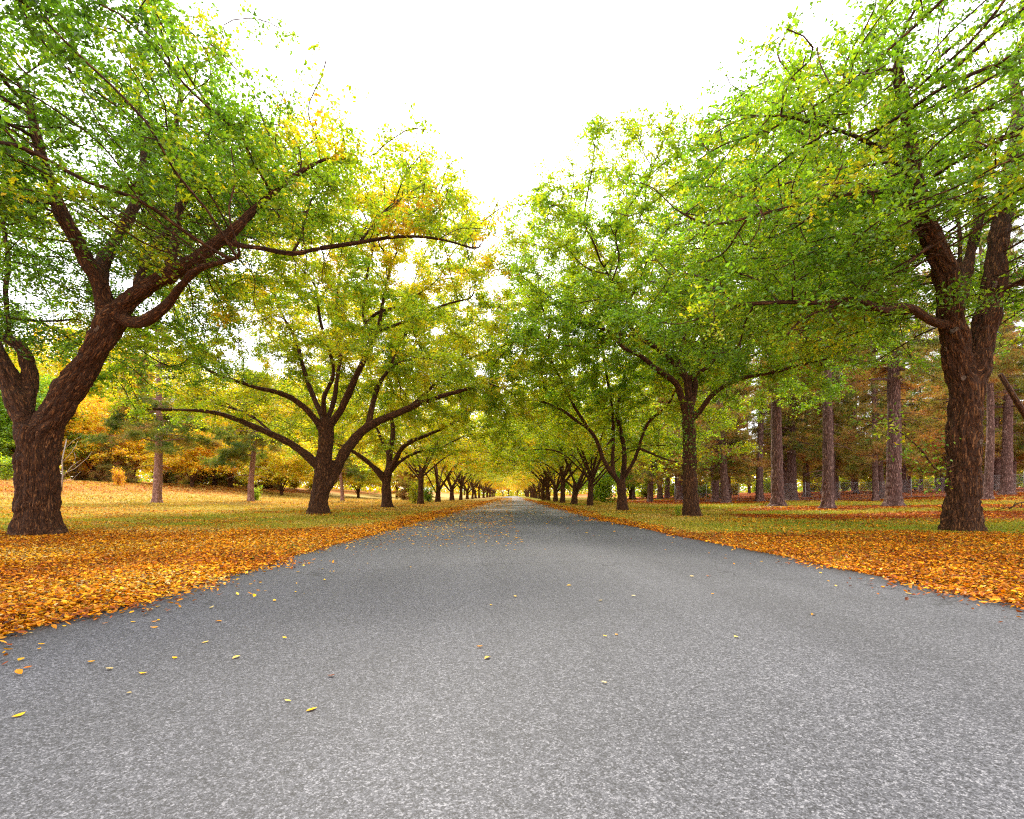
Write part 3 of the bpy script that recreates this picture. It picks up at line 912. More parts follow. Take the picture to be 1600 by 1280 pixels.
def elm(name, sk, loc, label, group, n_leaf, size, hue0, hvar, fine, color=0.5, spread=0.3, extra=None, hfun=None, disp=0.02, seed=1, thick=0.05, zmin=2.2, tww=1.0, keep=None):
    tws = []
    root = empty('elm_tree', loc)
    tag(root, label, 'tree', group)
    o3 = np.array(loc)
    rg = np.random.default_rng(seed)
    for i in range(len(sk.p)): sk.p[i] = sk.p[i] - o3
    tm, R = trunk_mesh('elm_trunk', sk, fine=fine, disp=disp, thick=thick)
    tr = link('trunk', tm, M_BARK, root)
    if extra is not None: extra = extra - o3
    cm = crown_mesh('elm_crown', sk, R, n_leaf, size, hue0, hvar, spread, extra=extra, rg=rg, hfun=hfun, zmin=zmin, tw_out=tws, keep=(lambda C: keep(C + o3)) if keep else None)
    if tws:
        st, dr, ln = tws[0]; m_ = len(st); w3 = np.array([0.0035, 0, 0]) * tww; e_ = st + dr * ln[:, None] - np.array([0, 0, 0.25]) * ln[:, None]; pq = np.cross(dr, [0, 0, 1.0]); pq /= np.linalg.norm(pq, axis=1)[:, None] + 1e-6; uu = np.array([0, 0, 1.0]) * 0.0035 * tww
        V = np.stack([st - pq * 0.0035 * tww - uu, st + pq * 0.0035 * tww - uu, st + uu, e_], 1).reshape(-1, 3); ii = np.arange(m_)[:, None] * 4
        Ff = np.concatenate([ii + np.array([[0, 1, 3]]), ii + np.array([[1, 2, 3]]), ii + np.array([[2, 0, 3]])], 1).reshape(-1, 3)
        link('twigs', mesh_np('elm_twigs', V, Ff, 3, {'bark': V}), M_BARK, root)
    cr = link('crown', cm, M_LEAF, root); cr.color = (color, 0.5, 0.5, 1)
    return root, tr, cr

GL = 'elms in the left row of the avenue'; GR = 'elms in the right row of the avenue'

def scar(parent, p, nrm, r, rot=0):
    """pale ring-shaped pruning scar: a flat callus with a raised rim"""
    n = Vector(nrm).normalized(); q = n.to_track_quat('Z', 'Y')
    seg, prof = 20, [(0.0, 0.004), (0.45, 0.0), (0.62, 0.010), (0.85, 0.018), (1.0, 0.006), (1.12, -0.02)]
    V, Fc = [], []
    for (rr, h) in prof:
        for k in range(seg):
            a = 2 * math.pi * k / seg; w_ = 1 + 0.08 * math.sin(3 * a + rot)
            V.append(tuple(q @ Vector((rr * r * w_ * math.cos(a), rr * r * w_ * 1.15 * math.sin(a), h * r / 0.08)) + Vector(p)))
    for i in range(len(prof) - 1):
        for k in range(seg):
            Fc.append((i * seg + k, i * seg + (k + 1) % seg, (i + 1) * seg + (k + 1) % seg, (i + 1) * seg + k))
    me = mesh_np('pruning_scar', V, Fc, 4, {'bark': np.array(V)}, True)
    link('pruning_scar', me, M_SCAR, parent)

def on_surface(tr, root, px, py):
    """where a sight line through a pixel meets a trunk, in the tree's own space"""
    o_ = Vector((0, 0, CAM_H)) - root.location
    dv = Vector(unproj(px, py, 10.0)) - Vector((0, 0, CAM_H)); dv.normalize()
    me = tr.data
    from mathutils.bvhtree import BVHTree
    bv = BVHTree.FromPolygons([v.co for v in me.vertices], [tuple(p.vertices) for p in me.polygons]) if 'bv' not in CACHE or CACHE['me'] != me.name else CACHE['bv']
    CACHE['bv'] = bv; CACHE['me'] = me.name
    h = bv.ray_cast(o_, dv)
    return h[0], h[1]
CACHE = {}

# ---- left foreground elm
d = 12.7
L1 = hero([
    ([(60, 838, 0), (59, 790, 0), (59, 740, 0), (61, 695, 0), (64, 668, 0)], 76, 74),
    ([(58, 740, 0), (66, 690, 0), (90, 640, 0), (118, 595, 0), (145, 553, -0.1), (163, 520, -0.2), (178, 494, -0.2)], 62, 44),
    ([(58, 740, 0), (50, 680, 0), (34, 640, 0), (16, 600, 0.1), (2, 565, 0.2), (-22, 520, 0.3), (-50, 470, 0.5), (-75, 400, 0.8), (-90, 320, 1)], 50, 16),
    ([(44, 650, 0.1), (48, 610, 0.3), (44, 570, 0.5), (34, 545, 0.6), (10, 528, 0.8), (-20, 515, 1.2), (-60, 480, 1.8)], 34, 12),
    ([(16, 530, 0.8), (12, 490, 0.9), (8, 455, 1.0), (14, 410, 1.4), (4, 340, 1.8), (10, 260, 2.2)], 13, 6),
    ([(172, 500, -0.2), (163, 468, -0.2), (157, 440, -0.3), (140, 412, -0.4), (120, 378, -0.6), (102, 345, -0.8), (84, 300, -0.9), (60, 230, -1.0), (45, 150, -1.0)], 36, 15),
    ([(158, 438, -0.3), (161, 410, 0), (176, 384, 0.4), (196, 352, 0.7), (214, 310, 1.2), (225, 240, 1.8), (215, 150, 2.2)], 27, 12),
    ([(178, 494, -0.2), (206, 466, -0.3), (240, 442, -0.5), (275, 424, -0.7), (305, 405, -0.9), (335, 382, -1.1), (368, 358, -1.2), (400, 325, -1.2), (445, 285, -1.2), (500, 250, -1.2)], 36, 5),
    ([(208, 462, -0.3), (222, 425, 0.2), (230, 400, 0.5), (250, 374, 0.9), (272, 348, 1.2), (300, 290, 1.8), (320, 220, 2.4)], 19, 9),
    ([(262, 430, -0.6), (271, 395, -0.4), (276, 352, -0.2), (282, 300, 0), (270, 230, 0.4), (285, 140, 0.6)], 20, 9),
    ([(186, 506, -0.2), (215, 506, -0.4), (245, 490, -0.7), (270, 466, -1.0), (288, 440, -1.3), (310, 420, -1.6), (345, 410, -2.2), (380, 400, -2.8)], 26, 4),
    ([(345, 378, -1.2), (372, 384, -1.0), (410, 388, -0.6), (455, 397, -0.2), (500, 388, 0.2), (555, 380, 0.6), (610, 371, 1.0), (660, 370, 1.5), (705, 378, 2.0), (750, 392, 2.4)], 11, 3),
    ([(555, 380, 0.6), (575, 362, 0.8), (600, 330, 1.0), (640, 300, 1.3)], 5, 2),
    ([(455, 397, -0.2), (470, 372, 0.0), (480, 330, 0.2), (500, 280, 0.5)], 5, 2),
], d)
rg = np.random.default_rng(3)
A = np.concatenate([envelope(2300, (-12.3, 13.2), 8.6, 13.2, 5.0, rg, 0.30, 5, arch=0.16),
                    np.stack([rg.uniform(-8.5, -1.0, 190), rg.uniform(11, 16, 190), rg.uniform(7.7, 9.6, 190)], -1)])
# leave the sight of the fork clear of shoots
qx = VPX + A[:, 0] / A[:, 1] * F; qy = HZ - (A[:, 2] - CAM_H) / A[:, 1] * F
A = A[~((qx > 60) & (qx < 330) & (qy > 455) & (A[:, 1] < 15.5))]
A = np.concatenate([A, around(L1, 520, rg, 0.10, zmin=5.2)])
def keep_l1(C):
    qx = VPX + C[:, 0] / C[:, 1] * F; qy = HZ - (C[:, 2] - CAM_H) / C[:, 1] * F
    q = (fbm(C * 0.8, 71, 2) - 0.5) * 2; h = vnoise(C * 9.0, 72)
    a_ = (qx + q * 70 > 375) & (qx < 900) & (qy + q * 20 > 372) & (h > 0.18)
    b_ = (qx > 70) & (qx < 400) & (qy + q * 30 > 310) & (C[:, 1] < 13.1) & (h > 0.08)
    return ~(a_ | b_)
def keep_r1(C):
    qx = VPX + C[:, 0] / C[:, 1] * F; qy = HZ - (C[:, 2] - CAM_H) / C[:, 1] * F
    q = (fbm(C * 0.8, 73, 2) - 0.5) * 2; h = vnoise(C * 9.0, 74)
    return ~((qx > 1430 + q * 30) & (qx < 1610) & (qy + q * 40 > 335) & (C[:, 1] < 13.9) & (h > 0.12))
A = A[keep_l1(A)]
colonize(L1, A, 0.30, 2.4, 0.42, 70, rg)
# hanging sprays of the left edge
ex = np.concatenate([np.stack([rg.normal(a, 0.32, 260), rg.normal(b, 0.5, 260), rg.normal(c_, 0.22, 260)], -1) for a, b, c_ in
     [(-12.6, 12.4, 5.6), (-12.2, 12.0, 5.0), (-11.7, 12.3, 6.0), (-12.4, 13.4, 6.6), (-8.2, 11.6, 6.6), (-7.8, 11.4, 6.2), (-7.4, 11.6, 6.9), (-9.6, 12.2, 6.9), (-9.0, 12.0, 7.0), (-11.9, 12.9, 4.8)]])
t1, tr1, cr1 = elm('l1', L1, (-11.75, d, gz(-11.75, d)), 'massive dark elm with forked furrowed trunk, nearest of the left row', GL,
    250000, 0.098, 0.20, 0.42, 0.022, extra=ex, disp=0.045, seed=11, keep=keep_l1, thick=0.06, zmin=3.2,
    hfun=lambda C: 0.24 * sst(4.5, 8.5, C[:, 0]) + 0.25 * (vnoise(C * 0.8, 90) > 0.70))
scar_at = [(151, 513, 0.07)]
for px, py, r in scar_at:
    h, nn = on_surface(tr1, t1, px, py)
    if h: scar(tr1, h + nn * 0.01, nn, r)
# a few caught leaves in the fork
# ---- right foreground elm
d = 13.5
R1 = hero([
    ([(1502, 834, 0), (1504, 790, 0), (1505, 740, 0), (1507, 690, 0), (1510, 640, 0), (1511, 600, 0)], 60, 56),
    ([(1508, 612, 0), (1498, 570, 0), (1492, 530, -0.1), (1486, 485, -0.2), (1479, 440, -0.3), (1467, 400, -0.5), (1450, 362, -0.8), (1436, 322, -1.0), (1425, 270, -1.4), (1420, 190, -1.8), (1400, 110, -2.2)], 56, 18),
    ([(1514, 612, 0), (1527, 565, 0), (1537, 520, 0.1), (1548, 470, 0.2), (1555, 420, 0.3), (1560, 375, 0.4), (1568, 330, 0.6), (1580, 260, 0.9), (1590, 180, 1.3), (1580, 90, 1.6)], 52, 18),
    ([(1490, 500, -0.1), (1503, 460, 0.4), (1513, 415, 0.7), (1522, 372, 1.0), (1530, 330, 1.2), (1525, 250, 1.6), (1530, 160, 2)], 28, 12),
    ([(1500, 470, 0.4), (1500, 420, 1.0), (1499, 360, 1.4), (1490, 300, 1.8), (1470, 220, 2.2)], 13, 6),
    ([(1476, 520, -0.1), (1452, 500, -0.5), (1430, 485, -0.9), (1408, 478, -1.2), (1380, 486, -1.5), (1352, 472, -1.8), (1325, 467, -2.0), (1290, 473, -2.2), (1250, 472, -2.3), (1200, 473, -2.2), (1140, 477, -2.0)], 19, 4),
    ([(1325, 467, -2.0), (1270, 490, -2.4), (1240, 510, -2.6), (1228, 525, -2.7)], 5, 2),
    ([(1451, 383, -0.7), (1430, 402, -1.2), (1408, 420, -1.7), (1375, 432, -2.1), (1340, 450, -2.6)], 7, 2),
    ([(1440, 362, -0.8), (1412, 368, -1.4), (1380, 380, -1.9), (1350, 390, -2.3), (1320, 405, -2.8)], 6, 2),
    ([(1485, 330, 0), (1440, 310, -1.5), (1370, 300, -2.2), (1290, 310, -2.8), (1210, 330, -3.0), (1130, 350, -3.0)], 12, 3),
    ([(1479, 726, -0.2), (1462, 735, -0.5), (1448, 712, -0.6), (1425, 690, -0.8), (1395, 668, -1.0), (1350, 656, -1.1), (1325, 652, -1.2)], 4, 1.5),
    ([(1562, 450, 0.3), (1590, 445, 0.8), (1640, 440, 1.4), (1700, 430, 2)], 9, 5),
    ([(1425, 270, -1.4), (1370, 230, -2.4), (1300, 200, -3.0), (1220, 180, -3.6)], 9, 3),
], d)
A = envelope(2300, (11.9, 13.6), 8.6, 13.2, 5.4, rg, 0.30, 15, arch=0.16)
qx = VPX + A[:, 0] / A[:, 1] * F; qy = HZ - (A[:, 2] - CAM_H) / A[:, 1] * F
A = A[~((qx > 1430) & (qx < 1600) & (qy > 380) & (A[:, 1] < 16))]
A = np.concatenate([A, np.stack([rg.uniform(4.2, 9.6, 420), rg.uniform(10, 15.5, 420), rg.uniform(4.9, 8.8, 420)], -1)])
A = np.concatenate([A, around(R1, 520, rg, 0.10, zmin=4.6)])
A = A[keep_r1(A)]
colonize(R1, A, 0.30, 2.4, 0.42, 70, rg)
def spray(lst, n=60, s=(0.18, 0.2, 0.13)):
    return np.concatenate([np.stack([rg.normal(0, s[0], n), rg.normal(0, s[1], n), rg.normal(0, s[2], n)], -1) + unproj(a, b, dd) for a, b, dd in lst])
ex = np.concatenate([
    spray([(1480, 452, 12.5), (1500, 455, 12.3), (1520, 448, 12.3), (1535, 462, 12.5), (1493, 470, 12.4), (1552, 470, 12.6), (1518, 478, 12.5), (1475, 468, 12.6), (1510, 435, 12.4), (1528, 480, 12.5)], 42, (0.16, 0.15, 0.10)),
    spray([(1340, 655, 12.3), (1365, 662, 12.4), (1385, 668, 12.4), (1400, 680, 12.5), (1372, 682, 12.3), (1410, 700, 12.6), (1430, 712, 12.7), (1445, 700, 12.9), (1458, 728, 12.9), (1462, 748, 13), (1450, 738, 13), (1470, 690, 13.2), (1392, 650, 12.6), (1460, 765, 13.0)], 24, (0.17, 0.2, 0.11))])
t2, tr2, cr2 = elm('r1', R1, (11.85, d, gz(11.85, d)), 'massive elm with straight trunk and round pruning scars, nearest of the right row', GR,
    215000, 0.095, 0.27, 0.40, 0.022, extra=ex, disp=0.045, seed=12, keep=keep_r1, thick=0.06, zmin=4.2,
    hfun=lambda C: 0.22 * (vnoise(C * 0.8, 91) > 0.72))
for px, py, r in ((1490, 516, 0.085), (1478, 546, 0.045), (1505, 591, 0.055), (1552, 446, 0.09), (1532, 691, 0.06)):
    h, nn = on_surface(tr2, t2, px, py)
    if h: scar(tr2, h + nn * 0.01, nn, r)

# ---- second left elm
d = 25.0
L2 = hero([
    ([(497, 806, 0), (500, 770, 0), (505, 735, 0), (508, 705, 0), (510, 678, 0), (509, 655, 0)], 31, 22),
    ([(506, 772, 0), (520, 745, 0.2), (531, 720, 0.2), (545, 698, 0.3), (560, 680, 0.4), (578, 665, 0.3), (600, 655, 0.1), (630, 642, -0.2), (668, 626, -0.6), (715, 612, -1), (765, 600, -1.4)], 19, 4),
    ([(500, 735, 0), (482, 714, -0.3), (458, 696, -0.6), (430, 681, -0.9), (400, 668, -1.3), (352, 649, -1.8), (312, 642, -2.2), (255, 640, -2.6), (205, 636, -3.0)], 14, 3),
    ([(507, 690, 0), (492, 655, -0.4), (465, 628, -0.8), (434, 613, -1.2), (400, 606, -1.6), (358, 591, -2.0), (322, 577, -2.4), (298, 545, -2.8)], 12, 2.5),
    ([(503, 662, 0), (492, 625, 0.3), (480, 595, 0.5), (472, 568, 0.7), (462, 530, 1.0), (440, 490, 1.5), (425, 450, 2)], 10, 3.5),
    ([(507, 660, 0), (505, 625, -0.5), (516, 600, -0.7), (522, 580, -0.8), (515, 550, -1.1), (500, 500, -1.5), (495, 450, -2)], 9, 3),
    ([(512, 660, 0), (522, 625, 0.6), (527, 590, 1.0), (532, 550, 1.5), (525, 490, 2.2), (530, 430, 3)], 9, 3.5),
    ([(513, 668, 0), (530, 645, -0.2), (546, 612, -0.5), (560, 580, -0.7), (573, 555, -0.9), (585, 528, -1.1), (595, 495, -1.3), (600, 460, -1.6), (610, 420, -2)], 13, 4),
    ([(585, 528, -1.1), (568, 500, -1.0), (570, 460, -1.0), (575, 420, -1.2), (585, 385, -1.5)], 6, 2),
    ([(560, 512, -1.0), (590, 488, -0.8), (620, 480, -0.8), (650, 462, -1), (675, 445, -1.2)], 5, 2),
    ([(590, 515, -1.1), (640, 500, -1.6), (690, 478, -2.2), (740, 465, -2.8)], 6, 2),
    ([(572, 668, 0.3), (583, 630, 0.8), (592, 600, 1.2), (612, 575, 1.6), (640, 562, 2), (680, 560, 2.5)], 11, 3),
    ([(612, 575, 1.6), (620, 545, 2.2), (640, 510, 2.8), (650, 470, 3.4)], 6, 3),
    ([(620, 647, 0), (650, 628, 0.4), (680, 600, 0.8), (705, 578, 1.1), (745, 555, 1.5), (790, 540, 2)], 7, 2),
    ([(430, 681, -0.9), (400, 655, -0.2), (370, 640, 0.6), (330, 630, 1.5), (290, 615, 2.4)], 6, 2),
], d)
A = np.concatenate([envelope(2700, (-8.4, 25.0), 10.0, 16.2, 4.0, rg, 0.42, 25), around(L2, 700, rg, 0.14, zmin=3.9)])
A = thin_front(A, 25.0, rg)
colonize(L2, A, 0.36, 2.6, 0.55, 60, rg)
elm('l2', L2, (-9.47, d, gz(-9.47, d)), 'wide spreading elm with a stem leaning right, second from the camera, left row', GL,
    310000, 0.115, 0.47, 0.62, 0.035, disp=0.03, seed=13, spread=0.25, thick=0.08,
    hfun=lambda C: 0.07 * sst(9, 13, C[:, 2]) + 0.04 * sst(0, 8, C[:, 0]))
# ---- second right elm
d = 23.5
R2 = hero([
    ([(1080, 808, 0), (1079, 770, 0), (1078, 735, 0), (1078, 700, 0), (1076, 670, 0), (1075, 645, 0)], 26, 20),
    ([(1075, 652, 0), (1064, 620, -0.2), (1058, 600, -0.4), (1040, 587, -0.7), (1018, 571, -1.0), (1003, 557, -1.2), (975, 545, -1.5), (967, 535, -1.6), (970, 510, -1.8), (955, 480, -2.2)], 12, 3.5),
    ([(1076, 650, 0), (1076, 618, 0.1), (1072, 590, 0.2), (1052, 568, 0.2), (1032, 547, 0), (1002, 530, -0.2), (982, 508, -0.4), (962, 487, -0.6), (960, 455, -0.8), (950, 428, -1)], 14, 3),
    ([(1062, 580, 0.2), (1060, 562, 0.6), (1067, 535, 0.9), (1075, 505, 1.2), (1085, 460, 1.8)], 8, 3),
    ([(1078, 645, 0), (1084, 612, 0.5), (1087, 582, 0.8), (1095, 550, 1.2), (1098, 500, 1.7), (1094, 455, 2.2), (1100, 410, 2.8)], 13, 4),
    ([(1078, 592, 0.3), (1092, 582, -0.2), (1108, 572, -0.4), (1127, 547, -0.7), (1143, 523, -1.0), (1165, 490, -1.4), (1180, 450, -1.8)], 8, 3),
    ([(1084, 662, 0), (1096, 640, -0.3), (1110, 620, -0.6), (1137, 600, -0.9), (1163, 590, -1.3), (1200, 584, -1.7), (1245, 572, -2.1), (1290, 562, -2.5)], 10, 3),
    ([(1098, 500, 1.7), (1120, 470, 1.4), (1150, 430, 1.0), (1170, 400, 0.6)], 6, 2.5),
    ([(1002, 530, -0.2), (960, 520, 0.6), (910, 505, 1.2), (860, 500, 1.8)], 5, 2),
], d)
A = np.concatenate([envelope(2700, (7.5, 23.6), 9.4, 16.2, 5.0, rg, 0.42, 35), around(R2, 600, rg, 0.12, zmin=4.6)])
A = thin_front(A, 23.5, rg)
colonize(R2, A, 0.36, 2.6, 0.55, 60, rg)
ex = np.concatenate([spray([(1085, 640 + 14 * k, 23.0) for k in range(6)] + [(1068, 655 + 12 * k, 22.9) for k in range(5)], 26, (0.16, 0.2, 0.2)),
                     spray([(1098, 728, 23), (1110, 716, 23), (1122, 718, 23)], 60, (0.3, 0.3, 0.12))])
elm('r2', R2, (8.22, d, gz(8.22, d)), 'bright green elm with leafy shoots on its trunk, second in the right row', GR,
    300000, 0.115, 0.34, 0.5, 0.035, disp=0.03, seed=14, spread=0.25, thick=0.08, extra=ex, hfun=lambda C: 0.10 * sst(9, 12, C[:, 2]))
# ---- third left elm
d = 38.0
L3 = hero([
    ([(605, 795, 0), (604, 770, 0), (604, 750, 0), (608, 735, 0)], 18, 13),
    ([(603, 755, 0), (594, 740, -0.3), (580, 727, -0.6), (562, 712, -1.0), (540, 700, -1.5), (515, 690, -2.2)], 11, 3),
    ([(608, 735, 0), (609, 707, 0.3), (614, 677, 0.6), (612, 640, 1.0), (620, 600, 1.6), (610, 560, 2)], 10, 3),
    ([(610, 742, 0), (617, 722, -0.3), (626, 703, -0.6), (640, 691, -0.9), (667, 680, -1.3), (695, 668, -1.7), (718, 655, -2.0), (738, 641, -2.3), (768, 622, -2.8)], 9, 2),
    ([(609, 745, 0), (621, 725, 0.5), (636, 714, 0.9), (652, 707, 1.3), (670, 703, 1.8), (690, 700, 2.2)], 7, 2),
    ([(609, 715, 0.2), (597, 690, 0.8), (588, 668, 1.3), (570, 640, 2)], 6, 2),
], d)
A = np.concatenate([envelope(1800, (-8.2, 38), 9.9, 15.6, 3.7, rg, 0.42, 45), around(L3, 500, rg, 0.16, zmin=3.6)])
A = thin_front(A, 38.0, rg)
colonize(L3, A, 0.42, 3.0, 0.65, 50, rg)
elm('l3', L3, (-9.26, d, gz(-9.26, d)), 'elm with a low limb reaching left from its short trunk, third in the left row', GL,
    150000, 0.155, 0.53, 0.6, 0.05, disp=0.02, seed=15, spread=0.32, thick=0.12)
# ---- third right elm
d = 31.0
R3 = hero([
    ([(972, 799, 0), (972, 780, 0), (971, 762, 0), (970, 752, 0)], 17, 15),
    ([(969, 758, 0), (958, 742, -0.3), (948, 728, -0.6), (940, 712, -0.8), (936, 697, -1.0), (924, 675, -1.4), (904, 660, -1.8), (877, 640, -2.3), (850, 628, -2.8)], 9, 2.5),
    ([(960, 745, -0.2), (957, 725, 0.1), (958, 700, 0.3), (958, 660, 0.6), (954, 620, 1.0), (945, 570, 1.6), (940, 530, 2)], 7, 3),
    ([(972, 755, 0), (975, 735, 0.2), (975, 700, 0.5), (968, 668, 0.9), (964, 640, 1.3), (975, 590, 2), (980, 540, 2.6)], 9, 3),
    ([(975, 752, 0), (984, 732, -0.3), (994, 713, -0.6), (1004, 680, -0.9), (1017, 655, -1.3), (1040, 638, -1.8), (1060, 600, -2.3)], 7, 2.5),
    ([(924, 675, -1.4), (900, 640, -1.8), (880, 600, -2.0), (860, 560, -2.4)], 5, 2),
    ([(998, 700, -0.7), (1016, 708, -1.1), (1035, 716, -1.5), (1055, 722, -1.9)], 4, 1.5),
], d)
A = np.concatenate([envelope(1800, (6.0, 31), 8.8, 15.4, 3.6, rg, 0.42, 55), around(R3, 500, rg, 0.14, zmin=3.4)])
A = thin_front(A, 31.0, rg)
colonize(R3, A, 0.40, 3.0, 0.62, 50, rg)
elm('r3', R3, (6.67, d, gz(6.67, d)), 'elm forking low above a pale speckled trunk, third in the right row', GR,
    130000, 0.14, 0.46, 0.5, 0.045, disp=0.02, seed=16, spread=0.30, thick=0.10)

# ---- prototypes for the rest of the avenue
def proto(seed, stems, h_fork, rx, ztop, zbot, r0, n_attr, n_leaf, size, lean=0.0, spread=0.5, hv=0.5):
    rg = np.random.default_rng(seed)
    sk = Skel()
    sk.limb([(0, 0, -0.02), (lean * 0.4, 0, h_fork * 0.5), (lean, 0, h_fork)], r0, r0 * 0.82, None, 0.35)
    top = len(sk.p) - 1
    for k in range(stems):
        a = 2 * math.pi * (k + rg.uniform(-0.3, 0.3)) / stems
        st = max(1, top - int(rg.integers(0, 3)))
        rr = rg.uniform(0.35, 0.6) * rx; zz = rg.uniform(0.45, 0.8)
        e = (lean + math.cos(a) * rr, math.sin(a) * rr, zbot + (ztop - zbot) * zz * 0.8)
        m_ = (lean + math.cos(a) * rr * 0.42, math.sin(a) * rr * 0.42, h_fork + (e[2] - h_fork) * rg.uniform(0.35, 0.55))
        sk.limb([m_, e], r0 * rg.uniform(0.40, 0.52), 0.06, st, 0.4)
        a2 = a + rg.choice([-1, 1]) * rg.uniform(0.3, 0.7); r2_ = rg.uniform(0.75, 0.92) * rx
        sk.limb([(lean + math.cos(a2) * r2_ * 0.45, math.sin(a2) * r2_ * 0.45, h_fork + (zbot - h_fork) * 0.2 + 2.2), (lean + math.cos(a2) * r2_, math.sin(a2) * r2_, zbot + 1.6)], r0 * 0.27, 0.045, max(1, st - 1), 0.4)
    A = np.concatenate([envelope(n_attr, (0, 0), rx, ztop, zbot, rg, 0.45, seed, arch=0.34), around(sk, n_attr // 4, rg, 0.12, zmin=zbot + 0.6)])
    colonize(sk, A, 0.45, 3.2, 0.75, 50, rg)
    tm, R = trunk_mesh('elm_trunk', sk, fine=0.06, disp=0.02, thick=0.14, sides_small=4, flare=0.22)
    cm = crown_mesh('elm_crown', sk, R, n_leaf, size, 0.40, hv, spread, rg=rg)
    return tm, cm

protos = [proto(101, 4, 2.3, 9.6, 14.0, 3.6, 0.36, 1000, 30000, 0.245),
          proto(102, 5, 2.8, 9.2, 14.2, 3.7, 0.32, 1000, 30000, 0.245, 0.25),
          proto(103, 3, 2.0, 9.6, 13.4, 3.3, 0.37, 1000, 30000, 0.245, -0.2),
          proto(104, 4, 3.1, 9.0, 14.0, 3.5, 0.33, 1000, 30000, 0.245, 0.1)]
for tm, cm in protos: tm.materials.append(M_BARK); cm.materials.append(M_LEAF)

def put_tree(pr, name, x, y, rot, s, color, label, group, cat='tree', sz=1.0):
    root = empty(name, (x, y, gz(x, y)))
    root.rotation_euler = (0, 0, rot); root.scale = (s, s, s * sz)
    tag(root, label, cat, group)
    a = link('trunk', pr[0], None, root); b = link('crown', pr[1], None, root)
    b.color = (color, 0.5, 0.5, 1)
    return root

ordn = ['', 'first', 'second', 'third', 'fourth', 'fifth', 'sixth', 'seventh', 'eighth', 'ninth', 'tenth', 'eleventh', 'twelfth', 'thirteenth', 'fourteenth', 'fifteenth', 'sixteenth', 'seventeenth', 'eighteenth', 'nineteenth', 'twentieth', 'twenty-first', 'twenty-second', 'twenty-third', 'twenty-fourth', 'twenty-fifth', 'twenty-sixth', 'twenty-seventh']
leftrow = [(657, 51.5, 0.64), (684, 64, 0.74), (706, 77, 0.66), (720, 90, 0.60)]
for i, (px, d, cc) in enumerate(leftrow):
    put_tree(protos[[3, 2, 0, 1][i]], 'elm_tree', (px - VPX) / F * d, d, [0.6, 2.2, 4.0, 5.2][i], [1.0, 0.98, 1, 1][i], cc,
             '%s elm from the camera in the left row, %s' % (ordn[4 + i], ['upright with a knobbly trunk', 'trunk leaning and forked low', 'slim with three dark limbs', 'small looking behind the sixth']
[i]), GL)
k = 0; kl = 8
d = 103.0
while d < 262:
    put_tree(protos[k % 4], 'elm_tree', -8.9 + random.uniform(-0.3, 0.3), d, random.uniform(0, 6.28), random.uniform(0.84, 0.92), 0.72 + 0.14 * min(1, (d - 100) / 120) + random.uniform(-0.08, 0.08),
             'small far elm, %s from the camera in the left row of the avenue' % ordn[kl], GL); kl += 1
    d += 13 + random.uniform(-1, 1); k += 1
rightrow = [(922, 42, 0.56), (897, 48.5, 0.62), (879, 56, 0.60), (868, 65, 0.70), (857, 74, 0.66), (849, 83, 0.68)]
for i, (px, d, cc) in enumerate(rightrow):
    put_tree(protos[[1, 2, 3, 0, 1, 3][i]], 'elm_tree', (px - VPX) / F * d, d, [1.0, 3.3, 5.1, 0.2, 2.5, 4.4][i], [0.86, 0.9, 0.92, 0.95, 0.95, 0.95][i], cc,
             '%s elm from the camera in the right row, %s' % (ordn[4 + i], ['single curved trunk', 'low fork in two thick stems', 'straight trunk under arching limbs', 'leaning slightly towards the road', 'thin dark straight trunk', 'short trunk under pale green leaves'][i]), GR)
kl = 10
d = 93.0
while d < 262:
    put_tree(protos[k % 4], 'elm_tree', 6.2 + 0.006 * (d - 90) + random.uniform(-0.3, 0.3), d, random.uniform(0, 6.28), random.uniform(0.78, 0.86), 0.70 + 0.10 * min(1, (d - 90) / 100) + random.uniform(-0.09, 0.09),
             'small far elm, %s from the camera in the right row of the avenue' % ordn[kl], GR); kl += 1
    d += 11.5 + random.uniform(-1, 1); k += 1
# trees closing the view at the end of the road
for (x, d, cc, s) in ((-5, 285, 0.95, 0.8), (3, 300, 0.9, 1.0), (12, 290, 0.40, 0.9), (-16, 292, 0.75, 1.1), (22, 296, 0.7, 1.1), (-2, 330, 0.8, 1.3), (9, 335, 0.7, 1.4), (-28, 300, 0.6, 1.2), (34, 300, 0.6, 1.2)):
    put_tree(protos[k % 4], 'autumn_tree', x, d, random.uniform(0, 6), s, cc, {(-5): 'orange tree just left of where the road vanishes', 3: 'golden tree straight ahead where the road vanishes', 12: 'green tree just right of where the road vanishes', (-16): 'yellow tree second to the left of the vanishing road', 22: 'yellow tree second to the right of the vanishing road', (-2): 'tall yellow tree rising behind the orange one at the road end', 9: 'tall yellow tree rising behind the green one at the road end', (-28): 'pale green tree farthest left at the road end', 34: 'pale green tree farthest right at the road end'}[x], 'trees closing the end of the road'); k += 1

